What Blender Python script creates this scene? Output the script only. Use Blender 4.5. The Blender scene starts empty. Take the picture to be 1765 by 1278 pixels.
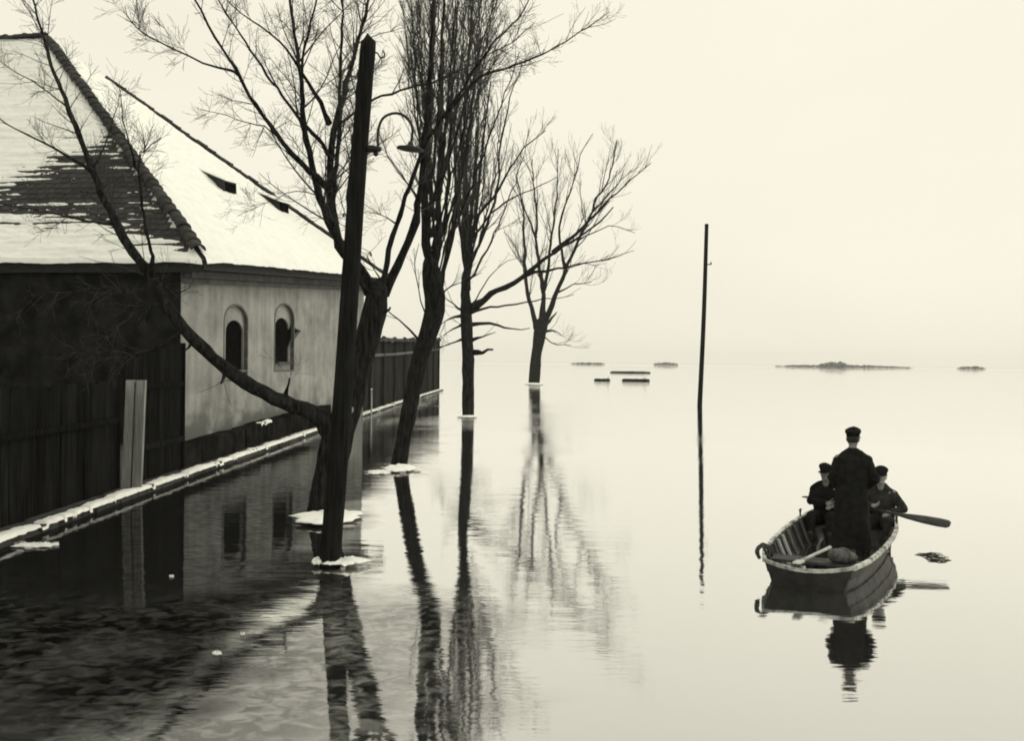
import bpy, bmesh, math, random
import numpy as np
from mathutils import Vector, Matrix, noise
R = math.radians
random.seed(7)
rng = np.random.default_rng(7)
SC = bpy.context.scene
COL = SC.collection

# ------------------------------------------------------------------ camera
CAM_H, FPX = 2.6, 1765.0
cam_d = bpy.data.cameras.new('camera')
cam = bpy.data.objects.new('camera', cam_d)
COL.objects.link(cam)
cam_d.sensor_width = 36.0
cam_d.lens = 36.0
cam_d.clip_start = 0.1
cam_d.clip_end = 9000.0
CAM_R = Matrix.Rotation(math.pi / 2 - 17.0 / FPX, 3, 'X') @ Matrix.Rotation(0.0122, 3, 'Z')
CAM_P = Vector((0, 0, CAM_H))
cam.matrix_world = Matrix.Translation(CAM_P) @ CAM_R.to_4x4()
SC.camera = cam

# ------------------------------------------------------------------ light
SUN_EL, SUN_AZ = R(32), R(58)          # azimuth measured from +Y (view direction) towards +X
world = bpy.data.worlds.new('World')
SC.world = world
world.use_nodes = True
wn, wl = world.node_tree.nodes, world.node_tree.links
wn.clear()
sky = wn.new('ShaderNodeTexSky')
sky.sky_type = 'NISHITA'
sky.sun_disc = False
sky.sun_elevation = SUN_EL
sky.sun_rotation = SUN_AZ
sky.dust_density = 6.0
sky.air_density = 1.5
bw = wn.new('ShaderNodeRGBToBW')
pw = wn.new('ShaderNodeMath'); pw.operation = 'POWER'; pw.inputs[1].default_value = 0.03   # a flat overcast veil
mul = wn.new('ShaderNodeMix'); mul.data_type = 'RGBA'; mul.blend_type = 'MULTIPLY'
mul.inputs[0].default_value = 1.0
mul.inputs[7].default_value = (1.0, 0.96, 0.80, 1)
bg = wn.new('ShaderNodeBackground'); bg.inputs[1].default_value = 0.915
wo = wn.new('ShaderNodeOutputWorld')
wl.new(sky.outputs[0], bw.inputs[0]); wl.new(bw.outputs[0], pw.inputs[0])
wc = wn.new('ShaderNodeTexCoord'); wnz = wn.new('ShaderNodeTexNoise'); wnz.inputs['Scale'].default_value = 2.2; wnz.inputs['Detail'].default_value = 5
wr = wn.new('ShaderNodeMapRange'); wr.inputs[1].default_value = 0.3; wr.inputs[2].default_value = 0.7; wr.inputs[3].default_value = 0.955; wr.inputs[4].default_value = 1.02
wmp = wn.new('ShaderNodeMapping'); wmp.inputs[3].default_value = (1, 1, 2.6)      # soft layered overcast, the same all round
wl.new(wc.outputs['Generated'], wmp.inputs[0]); wl.new(wmp.outputs[0], wnz.inputs['Vector']); wl.new(wnz.outputs[0], wr.inputs[0])
wm_ = wn.new('ShaderNodeMath'); wm_.operation = 'MULTIPLY'; wl.new(pw.outputs[0], wm_.inputs[0]); wl.new(wr.outputs[0], wm_.inputs[1])
wl.new(wm_.outputs[0], mul.inputs[6]); wl.new(mul.outputs[2], bg.inputs[0]); wl.new(bg.outputs[0], wo.inputs[0])

sun_d = bpy.data.lights.new('sun', 'SUN')
sun_d.energy = 0.85
sun_d.angle = R(20)
sun_d.color = (1.0, 0.95, 0.80)
sun = bpy.data.objects.new('sun', sun_d)
COL.objects.link(sun)
to_sun = Vector((math.sin(SUN_AZ) * math.cos(SUN_EL), math.cos(SUN_AZ) * math.cos(SUN_EL), math.sin(SUN_EL)))
sun.rotation_euler = (-to_sun).to_track_quat('-Z', 'Y').to_euler()

SC.view_settings.view_transform = 'Standard'
SC.view_settings.look = 'None'
SC.view_settings.exposure = 0.0
SC.view_settings.gamma = 1.0
SC.render.engine = 'CYCLES'
SC.cycles.use_denoising = True
SC.cycles.filter_width = 1.9
SC.cycles.max_bounces = 8
SC.cycles.volume_bounces = 2

# ------------------------------------------------------------------ helpers
def ray(x, y):
    return CAM_R @ Vector(((x - 882.5) / FPX, -(y - 639) / FPX, -1.0))
def W(x, y, z=0.0):                      # the point of the level z that is seen at photo pixel x, y
    d = ray(x, y); return CAM_P + d * ((z - CAM_H) / d.z)
def D(x, y, Y):                          # the point at the distance Y ahead that is seen at photo pixel x, y
    d = ray(x, y); return CAM_P + d * (Y / d.y)
def PL(x, y, p0, n):                     # the point of a plane
    d = ray(x, y); return CAM_P + d * ((p0 - CAM_P).dot(n) / d.dot(n))

def g(v):
    return (v, v * 1.02, v * 0.985, 1)

def link(o, parent=None):
    COL.objects.link(o)
    if parent is not None: o.parent = parent
    return o
def tag(o, label=None, cat=None, group=None, kind=None):
    if label: o['label'] = label
    if cat: o['category'] = cat
    if group: o['group'] = group
    if kind: o['kind'] = kind
    return o
def empty(name, loc=(0, 0, 0), rz=0.0):
    o = bpy.data.objects.new(name, None)
    o.location = loc; o.rotation_euler = (0, 0, rz); o.empty_display_size = 0.2
    return link(o)
def mesh(name, verts, faces, mat=None, parent=None, smooth=False):
    me = bpy.data.meshes.new(name)
    me.from_pydata([tuple(v) for v in verts], [], faces)
    me.validate(verbose=False)
    if mat: me.materials.append(mat)
    if smooth: me.polygons.foreach_set('use_smooth', [True] * len(me.polygons))
    me.update()
    return link(bpy.data.objects.new(name, me), parent)
def share(src, name, parent, mw):
    o = bpy.data.objects.new(name, src)
    link(o, parent); o.matrix_local = mw
    return o
def rel(parent):                          # world -> parent space (parents stand upright)
    return (Matrix.Translation(parent.location) @ parent.rotation_euler.to_matrix().to_4x4()).inverted()

class MB:
    def __init__(s): s.v = []; s.f = []
    def add(s, vs, fs):
        n = len(s.v); s.v += [Vector(v) for v in vs]; s.f += [tuple(i + n for i in f) for f in fs]
    def box(s, c, d, rz=0.0, m=None):
        M = m if m is not None else Matrix.Translation(c) @ Matrix.Rotation(rz, 4, 'Z')
        x, y, z = d[0] / 2, d[1] / 2, d[2] / 2
        vs = [M @ Vector(p) for p in ((-x,-y,-z),(x,-y,-z),(x,y,-z),(-x,y,-z),(-x,-y,z),(x,-y,z),(x,y,z),(-x,y,z))]
        s.add(vs, [(0,3,2,1),(4,5,6,7),(0,1,5,4),(1,2,6,5),(2,3,7,6),(3,0,4,7)])
    def bar(s, p, q, w, h, up=Vector((0, 0, 1))):
        p, q = Vector(p), Vector(q); d = q - p; L = d.length; d.normalize()
        sx = d.cross(up).normalized(); sz = sx.cross(d)
        M = Matrix((( sx.x, d.x, sz.x, 0), (sx.y, d.y, sz.y, 0), (sx.z, d.z, sz.z, 0), (0, 0, 0, 1)))
        s.box(None, (w, L, h), m=Matrix.Translation((p + q) / 2) @ M)
    def tube(s, pts, rad, n=8, cap=True):
        v, f = tube_arrays(np.array([tuple(p) for p in pts], float), np.array(rad, float), n, cap)
        s.add([tuple(a) for a in v], f)
    def sphere(s, c, r, rot=None, nu=14, nv=10):
        r = r if hasattr(r, '__len__') else (r, r, r)
        vs = [Vector((0, 0, r[2]))]
        for i in range(1, nv):
            t = math.pi * i / nv
            for j in range(nu):
                a = 2 * math.pi * j / nu
                vs.append(Vector((r[0] * math.sin(t) * math.cos(a), r[1] * math.sin(t) * math.sin(a), r[2] * math.cos(t))))
        vs.append(Vector((0, 0, -r[2])))
        fs = [(0, 1 + j, 1 + (j + 1) % nu) for j in range(nu)]
        for i in range(nv - 2):
            for j in range(nu):
                a = 1 + i * nu + j; b = 1 + i * nu + (j + 1) % nu
                fs.append((a, a + nu, b + nu, b))
        e = len(vs) - 1; k = 1 + (nv - 2) * nu
        fs += [(e, k + (j + 1) % nu, k + j) for j in range(nu)]
        if rot is not None: vs = [rot @ v for v in vs]
        s.add([v + Vector(c) for v in vs], fs)
    def cap(s, p, q, r0, r1):               # tapered capsule
        s.tube([p, q], [r0, r1], 12); s.sphere(p, r0, nu=12, nv=8); s.sphere(q, r1, nu=12, nv=8)
    def loft(s, rings, closed=True):        # rings: equal-length loops
        n = len(rings[0]); vs = [v for r in rings for v in r]; fs = []
        for i in range(len(rings) - 1):
            for j in range(n):
                a = i * n + j; b = i * n + (j + 1) % n
                fs.append((a, b, b + n, a + n))
        if closed:
            fs.append(tuple(range(n - 1, -1, -1))); fs.append(tuple(range((len(rings) - 1) * n, len(rings) * n)))
        s.add(vs, fs)
    def build(s, name, mat, parent=None, smooth=False, local=True):
        v = s.v
        if parent is not None and local:
            M = rel(parent); v = [M @ p for p in v]
        return mesh(name, v, s.f, mat, parent, smooth)

def tube_arrays(P, r, n, cap=True):
    m = len(P)
    T = np.gradient(P, axis=0) if m > 2 else np.repeat((P[1] - P[0])[None], m, 0)
    T /= np.linalg.norm(T, axis=1)[:, None] + 1e-12
    a = np.array([1.0, 0, 0]) if abs(T[0, 0]) < 0.8 else np.array([0, 1.0, 0])
    U = np.empty_like(P)
    u = a - T[0] * a.dot(T[0])
    for i in range(m):
        u = u - T[i] * u.dot(T[i]); u /= np.linalg.norm(u) + 1e-12; U[i] = u
    V = np.cross(T, U)
    an = np.arange(n) * 2 * np.pi / n
    ring = np.cos(an)[None, :, None] * U[:, None, :] + np.sin(an)[None, :, None] * V[:, None, :]
    vs = (P[:, None, :] + ring * r[:, None, None]).reshape(-1, 3)
    fs = []
    for i in range(m - 1):
        for j in range(n):
            k = (j + 1) % n
            fs.append((i * n + j, i * n + k, (i + 1) * n + k, (i + 1) * n + j))
    if cap:
        fs.append(tuple(range(n - 1, -1, -1))); fs.append(tuple(range((m - 1) * n, m * n)))
    return vs, fs

def spline(pts, step):
    P = np.array([tuple(p) for p in pts], float)
    if len(P) == 2: P = np.array([P[0], (P[0] + P[1]) / 2, P[1]])
    Q = np.vstack([2 * P[0] - P[1], P, 2 * P[-1] - P[-2]])
    out = []
    for i in range(1, len(Q) - 2):
        L = np.linalg.norm(Q[i + 1] - Q[i]); k = max(2, int(L / step))
        for t in np.arange(k) / k:
            out.append(0.5 * (2 * Q[i] + (Q[i+1] - Q[i-1]) * t + (2*Q[i-1] - 5*Q[i] + 4*Q[i+1] - Q[i+2]) * t*t + (3*Q[i] - Q[i-1] - 3*Q[i+1] + Q[i+2]) * t**3))
    out.append(P[-1])
    return np.array(out)

def nz(x, y, z=0.0): return noise.noise(Vector((x, y, z)))
def fbm(x, y, z=0.0, o=4): return noise.fractal(Vector((x, y, z)), 1.0, 2.0, o)

# ------------------------------------------------------------------ materials
def nt(name):
    m = bpy.data.materials.new(name); m.use_nodes = True
    t = m.node_tree; t.nodes.clear()
    out = t.nodes.new('ShaderNodeOutputMaterial')
    return m, t, out
def N(t, kind, **kw):
    n = t.nodes.new(kind)
    for k, v in kw.items():
        if k[0] == 'i' and k[1:].isdigit(): n.inputs[int(k[1:])].default_value = v
        else: setattr(n, k, v)
    return n
def rough_mat(name, c0, c1, scale=6.0, stretch=(1, 1, 1), bump=0.3, dist=0.02, rough=0.85, detail=8.0, lo=0.35, hi=0.65, spec=0.3):
    m, t, out = nt(name)
    co = N(t, 'ShaderNodeTexCoord')
    mp = N(t, 'ShaderNodeMapping'); mp.inputs[3].default_value = stretch
    t.links.new(co.outputs['Object'], mp.inputs[0])
    n1 = N(t, 'ShaderNodeTexNoise'); n1.inputs['Scale'].default_value = scale; n1.inputs['Detail'].default_value = detail
    n1.inputs['Roughness'].default_value = 0.65
    t.links.new(mp.outputs[0], n1.inputs['Vector'])
    r = N(t, 'ShaderNodeValToRGB')
    r.color_ramp.elements[0].position = lo; r.color_ramp.elements[0].color = g(c0)
    r.color_ramp.elements[1].position = hi; r.color_ramp.elements[1].color = g(c1)
    t.links.new(n1.outputs[0], r.inputs[0])
    oi = N(t, 'ShaderNodeObjectInfo')
    mr = N(t, 'ShaderNodeMapRange'); mr.inputs[3].default_value = 0.72; mr.inputs[4].default_value = 1.28
    t.links.new(oi.outputs['Random'], mr.inputs[0])
    mx = N(t, 'ShaderNodeMix', data_type='RGBA', blend_type='MULTIPLY'); mx.inputs[0].default_value = 1.0
    t.links.new(r.outputs[0], mx.inputs[6]); t.links.new(mr.outputs[0], mx.inputs[7])
    b = N(t, 'ShaderNodeBsdfPrincipled'); b.inputs['Roughness'].default_value = rough
    b.inputs['Specular IOR Level'].default_value = spec
    t.links.new(mx.outputs[2], b.inputs['Base Color'])
    if bump:
        bp = N(t, 'ShaderNodeBump'); bp.inputs[0].default_value = bump; bp.inputs[1].default_value = dist
        t.links.new(n1.outputs[0], bp.inputs['Height']); t.links.new(bp.outputs[0], b.inputs['Normal'])
    t.links.new(b.outputs[0], out.inputs[0])
    return m

M = {}
M['bark'] = rough_mat('bark', 0.005, 0.046, 13.0, (1.6, 1.6, 0.22), 1.0, 0.05, 0.95, lo=.38, hi=.70, spec=0.05)
M['twig'] = rough_mat('twig', 0.022, 0.055, 12.0, bump=0, rough=0.9)
M['post'] = rough_mat('weathered_post', 0.006, 0.026, 7.0, (4, 4, 0.25), 0.9, 0.02, 0.9, spec=0.05)
M['iron'] = rough_mat('black_iron', 0.012, 0.03, 20, bump=0.2, dist=0.004, rough=0.6)
M['plank'] = rough_mat('tarred_plank', 0.006, 0.020, 3.0, (5, 5, 0.35), 0.6, 0.01, 0.95, spec=0.0)
M['plank_far'] = rough_mat('weathered_plank', 0.016, 0.05, 2.0, (5, 5, 0.3), 0.5, 0.012, 0.9, spec=0.0)
M['jamb'] = rough_mat('pale_paint', 0.16, 0.34, 6.0, (6, 6, 0.3), 0.4, 0.006, 0.8)
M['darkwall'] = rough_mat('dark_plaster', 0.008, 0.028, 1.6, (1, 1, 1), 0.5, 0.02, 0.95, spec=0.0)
M['tile'] = rough_mat('roof_tile', 0.014, 0.05, 9.0, bump=0.4, dist=0.01, rough=0.9)
M['ridge'] = rough_mat('ridge_tile', 0.016, 0.055, 7.0, bump=0.5, dist=0.02, rough=0.9)
M['wood_dark'] = rough_mat('dark_wood', 0.010, 0.03, 4.0, (1, 1, 5), 0.4, 0.01, 0.85)
M['stone'] = rough_mat('kerb_stone', 0.022, 0.07, 5.0, bump=0.8, dist=0.03, rough=0.95)
M['plinth'] = rough_mat('damp_plinth', 0.006, 0.024, 2.0, bump=0.6, dist=0.02, rough=0.95, spec=0.0)
M['surround'] = rough_mat('window_surround', 0.09, 0.17, 4.0, bump=0.3, dist=0.01)
M['ice'] = rough_mat('grey_ice', 0.18, 0.55, 9.0, bump=0.3, dist=0.01, rough=0.3, spec=0.5)
M['cornice'] = rough_mat('cornice_plaster', 0.05, 0.11, 2.5, bump=0.3, dist=0.01)
M['hole'] = rough_mat('window_dark', 0.004, 0.008, 3.0, bump=0, rough=1.0, spec=0.0)
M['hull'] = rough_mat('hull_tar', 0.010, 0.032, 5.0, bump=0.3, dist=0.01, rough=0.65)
M['hull_lit_side'] = rough_mat('hull_lit_grey', 0.03, 0.11, 5.0, bump=0.3, dist=0.01, rough=0.7)
M['gunwale'] = rough_mat('worn_gunwale', 0.08, 0.62, 7.0, bump=0.3, dist=0.006, rough=0.7, lo=.4, hi=.58)
M['rib'] = rough_mat('boat_rib', 0.05, 0.12, 8.0, bump=0.2, dist=0.006)
M['palewood'] = rough_mat('pale_wood', 0.35, 0.6, 9.0, bump=0.2, dist=0.004)
M['coat'] = rough_mat('black_wool', 0.007, 0.018, 14.0, bump=0.5, dist=0.01, rough=1.0, spec=0.1)
M['jacket'] = rough_mat('grey_wool', 0.018, 0.045, 12.0, bump=0.5, dist=0.01, rough=1.0, spec=0.1)
M['skin'] = rough_mat('skin', 0.20, 0.27, 9.0, bump=0, rough=0.6)
M['hair'] = rough_mat('hair', 0.012, 0.03, 30.0, bump=0.4, dist=0.004, rough=0.7)
M['cap'] = rough_mat('cap_cloth', 0.008, 0.022, 20.0, bump=0.3, dist=0.004, rough=1.0, spec=0.1)
M['boot'] = rough_mat('boot_leather', 0.01, 0.02, 9.0, bump=0, rough=0.5)
M['rope'] = rough_mat('wet_rope', 0.03, 0.09, 40.0, bump=0.6, dist=0.008)
M['basket'] = rough_mat('wicker', 0.05, 0.16, 30.0, bump=0.6, dist=0.01)
M['oar'] = rough_mat('oar_wood', 0.02, 0.05, 8.0, bump=0.1, dist=0.004, rough=0.6)
M['far_wood'] = rough_mat('far_wood', 0.05, 0.12, 0.2, bump=0, rough=1.0)
M['far_wall'] = rough_mat('far_plaster', 0.14, 0.22, 0.4, bump=0, rough=1.0)
M['bankmud'] = rough_mat('bank_mud', 0.03, 0.07, 3.0, bump=0.6, dist=0.05)
M['china'] = rough_mat('porcelain', 0.05, 0.08, 3.0, bump=0, rough=0.3)
M['stake'] = rough_mat('pale_stake', 0.3, 0.5, 6.0, bump=0.2, dist=0.004)

def snow_mat():
    m, t, out = nt('snow')
    co = N(t, 'ShaderNodeTexCoord')
    n1 = N(t, 'ShaderNodeTexNoise'); n1.inputs['Scale'].default_value = 3.0; n1.inputs['Detail'].default_value = 8
    n2 = N(t, 'ShaderNodeTexNoise'); n2.inputs['Scale'].default_value = 28.0; n2.inputs['Detail'].default_value = 4
    t.links.new(co.outputs['Object'], n1.inputs['Vector']); t.links.new(co.outputs['Object'], n2.inputs['Vector'])
    r = N(t, 'ShaderNodeValToRGB')
    r.color_ramp.elements[0].position = 0.25; r.color_ramp.elements[0].color = g(0.86)
    r.color_ramp.elements[1].position = 0.6; r.color_ramp.elements[1].color = g(0.93)
    t.links.new(n1.outputs[0], r.inputs[0])
    ad = N(t, 'ShaderNodeMath', operation='ADD'); t.links.new(n1.outputs[0], ad.inputs[0]); t.links.new(n2.outputs[0], ad.inputs[1])
    bp = N(t, 'ShaderNodeBump'); bp.inputs[0].default_value = 0.25; bp.inputs[1].default_value = 0.04
    t.links.new(ad.outputs[0], bp.inputs['Height'])
    b = N(t, 'ShaderNodeBsdfPrincipled'); b.inputs['Roughness'].default_value = 0.9; b.inputs['Specular IOR Level'].default_value = 0.2
    t.links.new(r.outputs[0], b.inputs['Base Color']); t.links.new(bp.outputs[0], b.inputs['Normal'])
    t.links.new(b.outputs[0], out.inputs[0])
    return m
M['snow'] = snow_mat()

def facade_mat():                       # u along the wall, z up, in object space
    m, t, out = nt('stained_plaster')
    co = N(t, 'ShaderNodeTexCoord')
    n1 = N(t, 'ShaderNodeTexNoise'); n1.inputs['Scale'].default_value = 0.9; n1.inputs['Detail'].default_value = 9; n1.inputs['Roughness'].default_value = 0.6
    n2 = N(t, 'ShaderNodeTexNoise'); n2.inputs['Scale'].default_value = 9.0; n2.inputs['Detail'].default_value = 6
    mp = N(t, 'ShaderNodeMapping'); mp.inputs[3].default_value = (2.2, 2.2, 0.35)
    n3 = N(t, 'ShaderNodeTexNoise'); n3.inputs['Scale'].default_value = 1.4; n3.inputs['Detail'].default_value = 6
    for n in (n1, n2): t.links.new(co.outputs['Object'], n.inputs['Vector'])
    t.links.new(co.outputs['Object'], mp.inputs[0]); t.links.new(mp.outputs[0], n3.inputs['Vector'])
    a = N(t, 'ShaderNodeMix', data_type='FLOAT'); a.inputs[0].default_value = 0.35
    t.links.new(n1.outputs[0], a.inputs[2]); t.links.new(n3.outputs[0], a.inputs[3])
    r = N(t, 'ShaderNodeValToRGB')
    e = r.color_ramp.elements
    e[0].position = 0.30; e[0].color = g(0.14)
    e[1].position = 0.66; e[1].color = g(0.42)
    t.links.new(a.outputs[0], r.inputs[0])
    # bare pale patches where plaster has fallen
    sp = N(t, 'ShaderNodeValToRGB'); sp.color_ramp.elements[0].position = 0.71; sp.color_ramp.elements[1].position = 0.75
    t.links.new(n2.outputs[0], sp.inputs[0])
    m1 = N(t, 'ShaderNodeMix', data_type='RGBA'); m1.inputs[7].default_value = g(0.5)
    t.links.new(sp.outputs[0], m1.inputs[0]); t.links.new(r.outputs[0], m1.inputs[6])
    # tide of damp rising from the ground, ragged
    sx = N(t, 'ShaderNodeSeparateXYZ'); t.links.new(co.outputs['Object'], sx.inputs[0])
    mm = N(t, 'ShaderNodeMath', operation='MULTIPLY_ADD'); mm.inputs[1].default_value = 3.2
    t.links.new(n1.outputs[0], mm.inputs[0]); t.links.new(sx.outputs[2], mm.inputs[2])
    mr = N(t, 'ShaderNodeMapRange'); mr.inputs[1].default_value = 2.2; mr.inputs[2].default_value = 2.75
    mr.inputs[3].default_value = 1.0; mr.inputs[4].default_value = 0.0
    t.links.new(mm.outputs[0], mr.inputs[0])
    m2 = N(t, 'ShaderNodeMix', data_type='RGBA'); m2.inputs[7].default_value = g(0.17)
    t.links.new(mr.outputs[0], m2.inputs[0]); t.links.new(m1.outputs[2], m2.inputs[6])
    b = N(t, 'ShaderNodeBsdfPrincipled'); b.inputs['Roughness'].default_value = 0.95; b.inputs['Specular IOR Level'].default_value = 0.2
    bp = N(t, 'ShaderNodeBump'); bp.inputs[0].default_value = 0.5; bp.inputs[1].default_value = 0.02
    t.links.new(n2.outputs[0], bp.inputs['Height']); t.links.new(bp.outputs[0], b.inputs['Normal'])
    t.links.new(m2.outputs[2], b.inputs['Base Color']); t.links.new(b.outputs[0], out.inputs[0])
    return m
M['facade'] = facade_mat()

def water_mat():
    m, t, out = nt('flood_water')
    co = N(t, 'ShaderNodeTexCoord')
    # slow swell and finer cross ripples, calm and ruffled zones
    mp = N(t, 'ShaderNodeMapping'); mp.inputs[3].default_value = (0.55, 1.7, 1.0)
    t.links.new(co.outputs['Object'], mp.inputs[0])
    a = N(t, 'ShaderNodeTexNoise'); a.inputs['Scale'].default_value = 1.3; a.inputs['Detail'].default_value = 3.0
    b = N(t, 'ShaderNodeTexNoise'); b.inputs['Scale'].default_value = 9.0; b.inputs['Detail'].default_value = 4.0
    t.links.new(mp.outputs[0], a.inputs['Vector']); t.links.new(mp.outputs[0], b.inputs['Vector'])
    z = N(t, 'ShaderNodeTexNoise'); z.inputs['Scale'].default_value = 0.16; z.inputs['Detail'].default_value = 3.0
    t.links.new(co.outputs['Object'], z.inputs['Vector'])
    zr = N(t, 'ShaderNodeMapRange'); zr.inputs[1].default_value = 0.42; zr.inputs[2].default_value = 0.66; zr.inputs[3].default_value = 0.30; zr.inputs[4].default_value = 1.0
    t.links.new(z.outputs[0], zr.inputs[0])
    mb = N(t, 'ShaderNodeMath', operation='MULTIPLY'); t.links.new(b.outputs[0], mb.inputs[0]); t.links.new(zr.outputs[0], mb.inputs[1])
    ms = N(t, 'ShaderNodeMath', operation='MULTIPLY_ADD'); ms.inputs[1].default_value = 0.30
    sy = N(t, 'ShaderNodeSeparateXYZ'); t.links.new(co.outputs['Object'], sy.inputs[0])
    wy = N(t, 'ShaderNodeMapRange', interpolation_type='SMOOTHSTEP'); wy.inputs[1].default_value = 16.0; wy.inputs[2].default_value = 45.0; wy.inputs[3].default_value = 1.0; wy.inputs[4].default_value = 5.5
    t.links.new(sy.outputs[1], wy.inputs[0])
    mw = N(t, 'ShaderNodeMath', operation='MULTIPLY'); t.links.new(mb.outputs[0], mw.inputs[0]); t.links.new(wy.outputs[0], mw.inputs[1])
    t.links.new(mw.outputs[0], ms.inputs[0])
    t.links.new(a.outputs[0], ms.inputs[2])
    bp = N(t, 'ShaderNodeBump'); bp.inputs[0].default_value = 1.0; bp.inputs[1].default_value = 0.0042
    t.links.new(ms.outputs[0], bp.inputs['Height'])
    # reflective strength: steep view darker, grazing view a mirror
    lw = N(t, 'ShaderNodeLayerWeight'); lw.inputs[0].default_value = 0.5
    fr = N(t, 'ShaderNodeMapRange'); fr.inputs[1].default_value = 0.45; fr.inputs[2].default_value = 0.92; fr.inputs[3].default_value = 0.42; fr.inputs[4].default_value = 1.0
    t.links.new(lw.outputs['Facing'], fr.inputs[0])
    gl = N(t, 'ShaderNodeBsdfGlossy'); gl.inputs['Color'].default_value = (0.99, 0.99, 0.99, 1); gl.inputs['Roughness'].default_value = 0.03
    t.links.new(bp.outputs[0], gl.inputs['Normal'])
    df = N(t, 'ShaderNodeBsdfDiffuse'); df.inputs[0].default_value = g(0.035)
    mx = N(t, 'ShaderNodeMixShader')
    t.links.new(fr.outputs[0], mx.inputs[0]); t.links.new(df.outputs[0], mx.inputs[1]); t.links.new(gl.outputs[0], mx.inputs[2])
    # skin of rough frosted ice between the wall and the trees and in the foreground
    sx = N(t, 'ShaderNodeSeparateXYZ'); t.links.new(co.outputs['Object'], sx.inputs[0])
    k1 = N(t, 'ShaderNodeTexNoise'); k1.inputs['Scale'].default_value = 0.55; k1.inputs['Detail'].default_value = 5.0
    t.links.new(co.outputs['Object'], k1.inputs['Vector'])
    k2 = N(t, 'ShaderNodeTexVoronoi'); k2.inputs['Scale'].default_value = 5.0; k2.feature = 'F1'
    mp2 = N(t, 'ShaderNodeMapping'); mp2.inputs[3].default_value = (0.7, 0.8, 1.0)
    t.links.new(co.outputs['Object'], mp2.inputs[0])
    k3 = N(t, 'ShaderNodeTexNoise'); k3.inputs['Scale'].default_value = 8.0; k3.inputs['Detail'].default_value = 8.0; k3.inputs['Distortion'].default_value = 0.8
    t.links.new(mp2.outputs[0], k3.inputs['Vector'])
    def sm(src, a, b_, lo, hi):
        q = N(t, 'ShaderNodeMapRange', interpolation_type='SMOOTHSTEP')
        for k_, v_ in zip((1, 2, 3, 4), (a, b_, lo, hi)): q.inputs[k_].default_value = v_
        t.links.new(src, q.inputs[0]); return q.outputs[0]
    def mth(op, a, b_):
        q = N(t, 'ShaderNodeMath', operation=op)
        for k_, v_ in enumerate((a, b_)):
            if isinstance(v_, (int, float)): q.inputs[k_].default_value = v_
            else: t.links.new(v_, q.inputs[k_])
        return q.outputs[0]
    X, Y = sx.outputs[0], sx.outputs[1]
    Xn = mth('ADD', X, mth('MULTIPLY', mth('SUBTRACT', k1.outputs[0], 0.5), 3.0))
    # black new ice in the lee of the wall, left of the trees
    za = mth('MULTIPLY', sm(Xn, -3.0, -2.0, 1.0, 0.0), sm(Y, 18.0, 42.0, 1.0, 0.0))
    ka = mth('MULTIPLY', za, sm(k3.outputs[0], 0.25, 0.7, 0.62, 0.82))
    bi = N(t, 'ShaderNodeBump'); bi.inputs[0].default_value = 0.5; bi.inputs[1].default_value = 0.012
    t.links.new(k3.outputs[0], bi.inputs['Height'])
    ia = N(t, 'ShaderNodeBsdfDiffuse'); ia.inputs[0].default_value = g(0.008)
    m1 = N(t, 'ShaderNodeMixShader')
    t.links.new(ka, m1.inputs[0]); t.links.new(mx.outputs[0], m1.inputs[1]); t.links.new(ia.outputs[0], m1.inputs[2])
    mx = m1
    # frosted, mottled ice in the foreground
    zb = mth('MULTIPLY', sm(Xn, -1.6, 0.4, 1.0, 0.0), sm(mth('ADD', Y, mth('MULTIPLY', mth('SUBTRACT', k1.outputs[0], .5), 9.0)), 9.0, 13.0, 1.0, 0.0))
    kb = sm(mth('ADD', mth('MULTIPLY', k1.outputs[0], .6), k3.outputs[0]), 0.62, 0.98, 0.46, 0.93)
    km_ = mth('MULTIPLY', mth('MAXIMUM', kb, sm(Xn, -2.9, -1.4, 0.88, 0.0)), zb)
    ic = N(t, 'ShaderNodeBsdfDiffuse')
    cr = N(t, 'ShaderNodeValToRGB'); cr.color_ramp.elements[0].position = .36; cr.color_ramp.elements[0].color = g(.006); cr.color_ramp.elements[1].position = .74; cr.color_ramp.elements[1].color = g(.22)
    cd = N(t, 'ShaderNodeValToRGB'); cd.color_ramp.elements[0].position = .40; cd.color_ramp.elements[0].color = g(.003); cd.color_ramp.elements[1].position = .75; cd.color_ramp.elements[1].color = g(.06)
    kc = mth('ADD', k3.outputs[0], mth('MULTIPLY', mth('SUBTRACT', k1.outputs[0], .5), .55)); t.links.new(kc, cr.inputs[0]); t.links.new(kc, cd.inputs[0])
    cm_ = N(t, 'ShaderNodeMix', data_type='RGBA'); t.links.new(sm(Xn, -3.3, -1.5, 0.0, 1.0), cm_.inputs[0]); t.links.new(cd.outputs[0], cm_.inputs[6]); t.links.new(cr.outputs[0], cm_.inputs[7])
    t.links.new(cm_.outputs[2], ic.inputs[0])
    t.links.new(bi.outputs[0], ic.inputs['Normal'])
    class km: outputs = [km_]
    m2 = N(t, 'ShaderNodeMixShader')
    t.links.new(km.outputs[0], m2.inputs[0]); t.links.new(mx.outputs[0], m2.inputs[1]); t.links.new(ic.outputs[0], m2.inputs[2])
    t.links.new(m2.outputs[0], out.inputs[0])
    return m
M['water'] = water_mat()

# ------------------------------------------------------------------ setting: water, banks
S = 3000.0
tag(mesh('water', [(-S, -S, 0), (S, -S, 0), (S, S, 0), (-S, S, 0)], [(0, 1, 2, 3)], M['water']), kind='structure')

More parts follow.
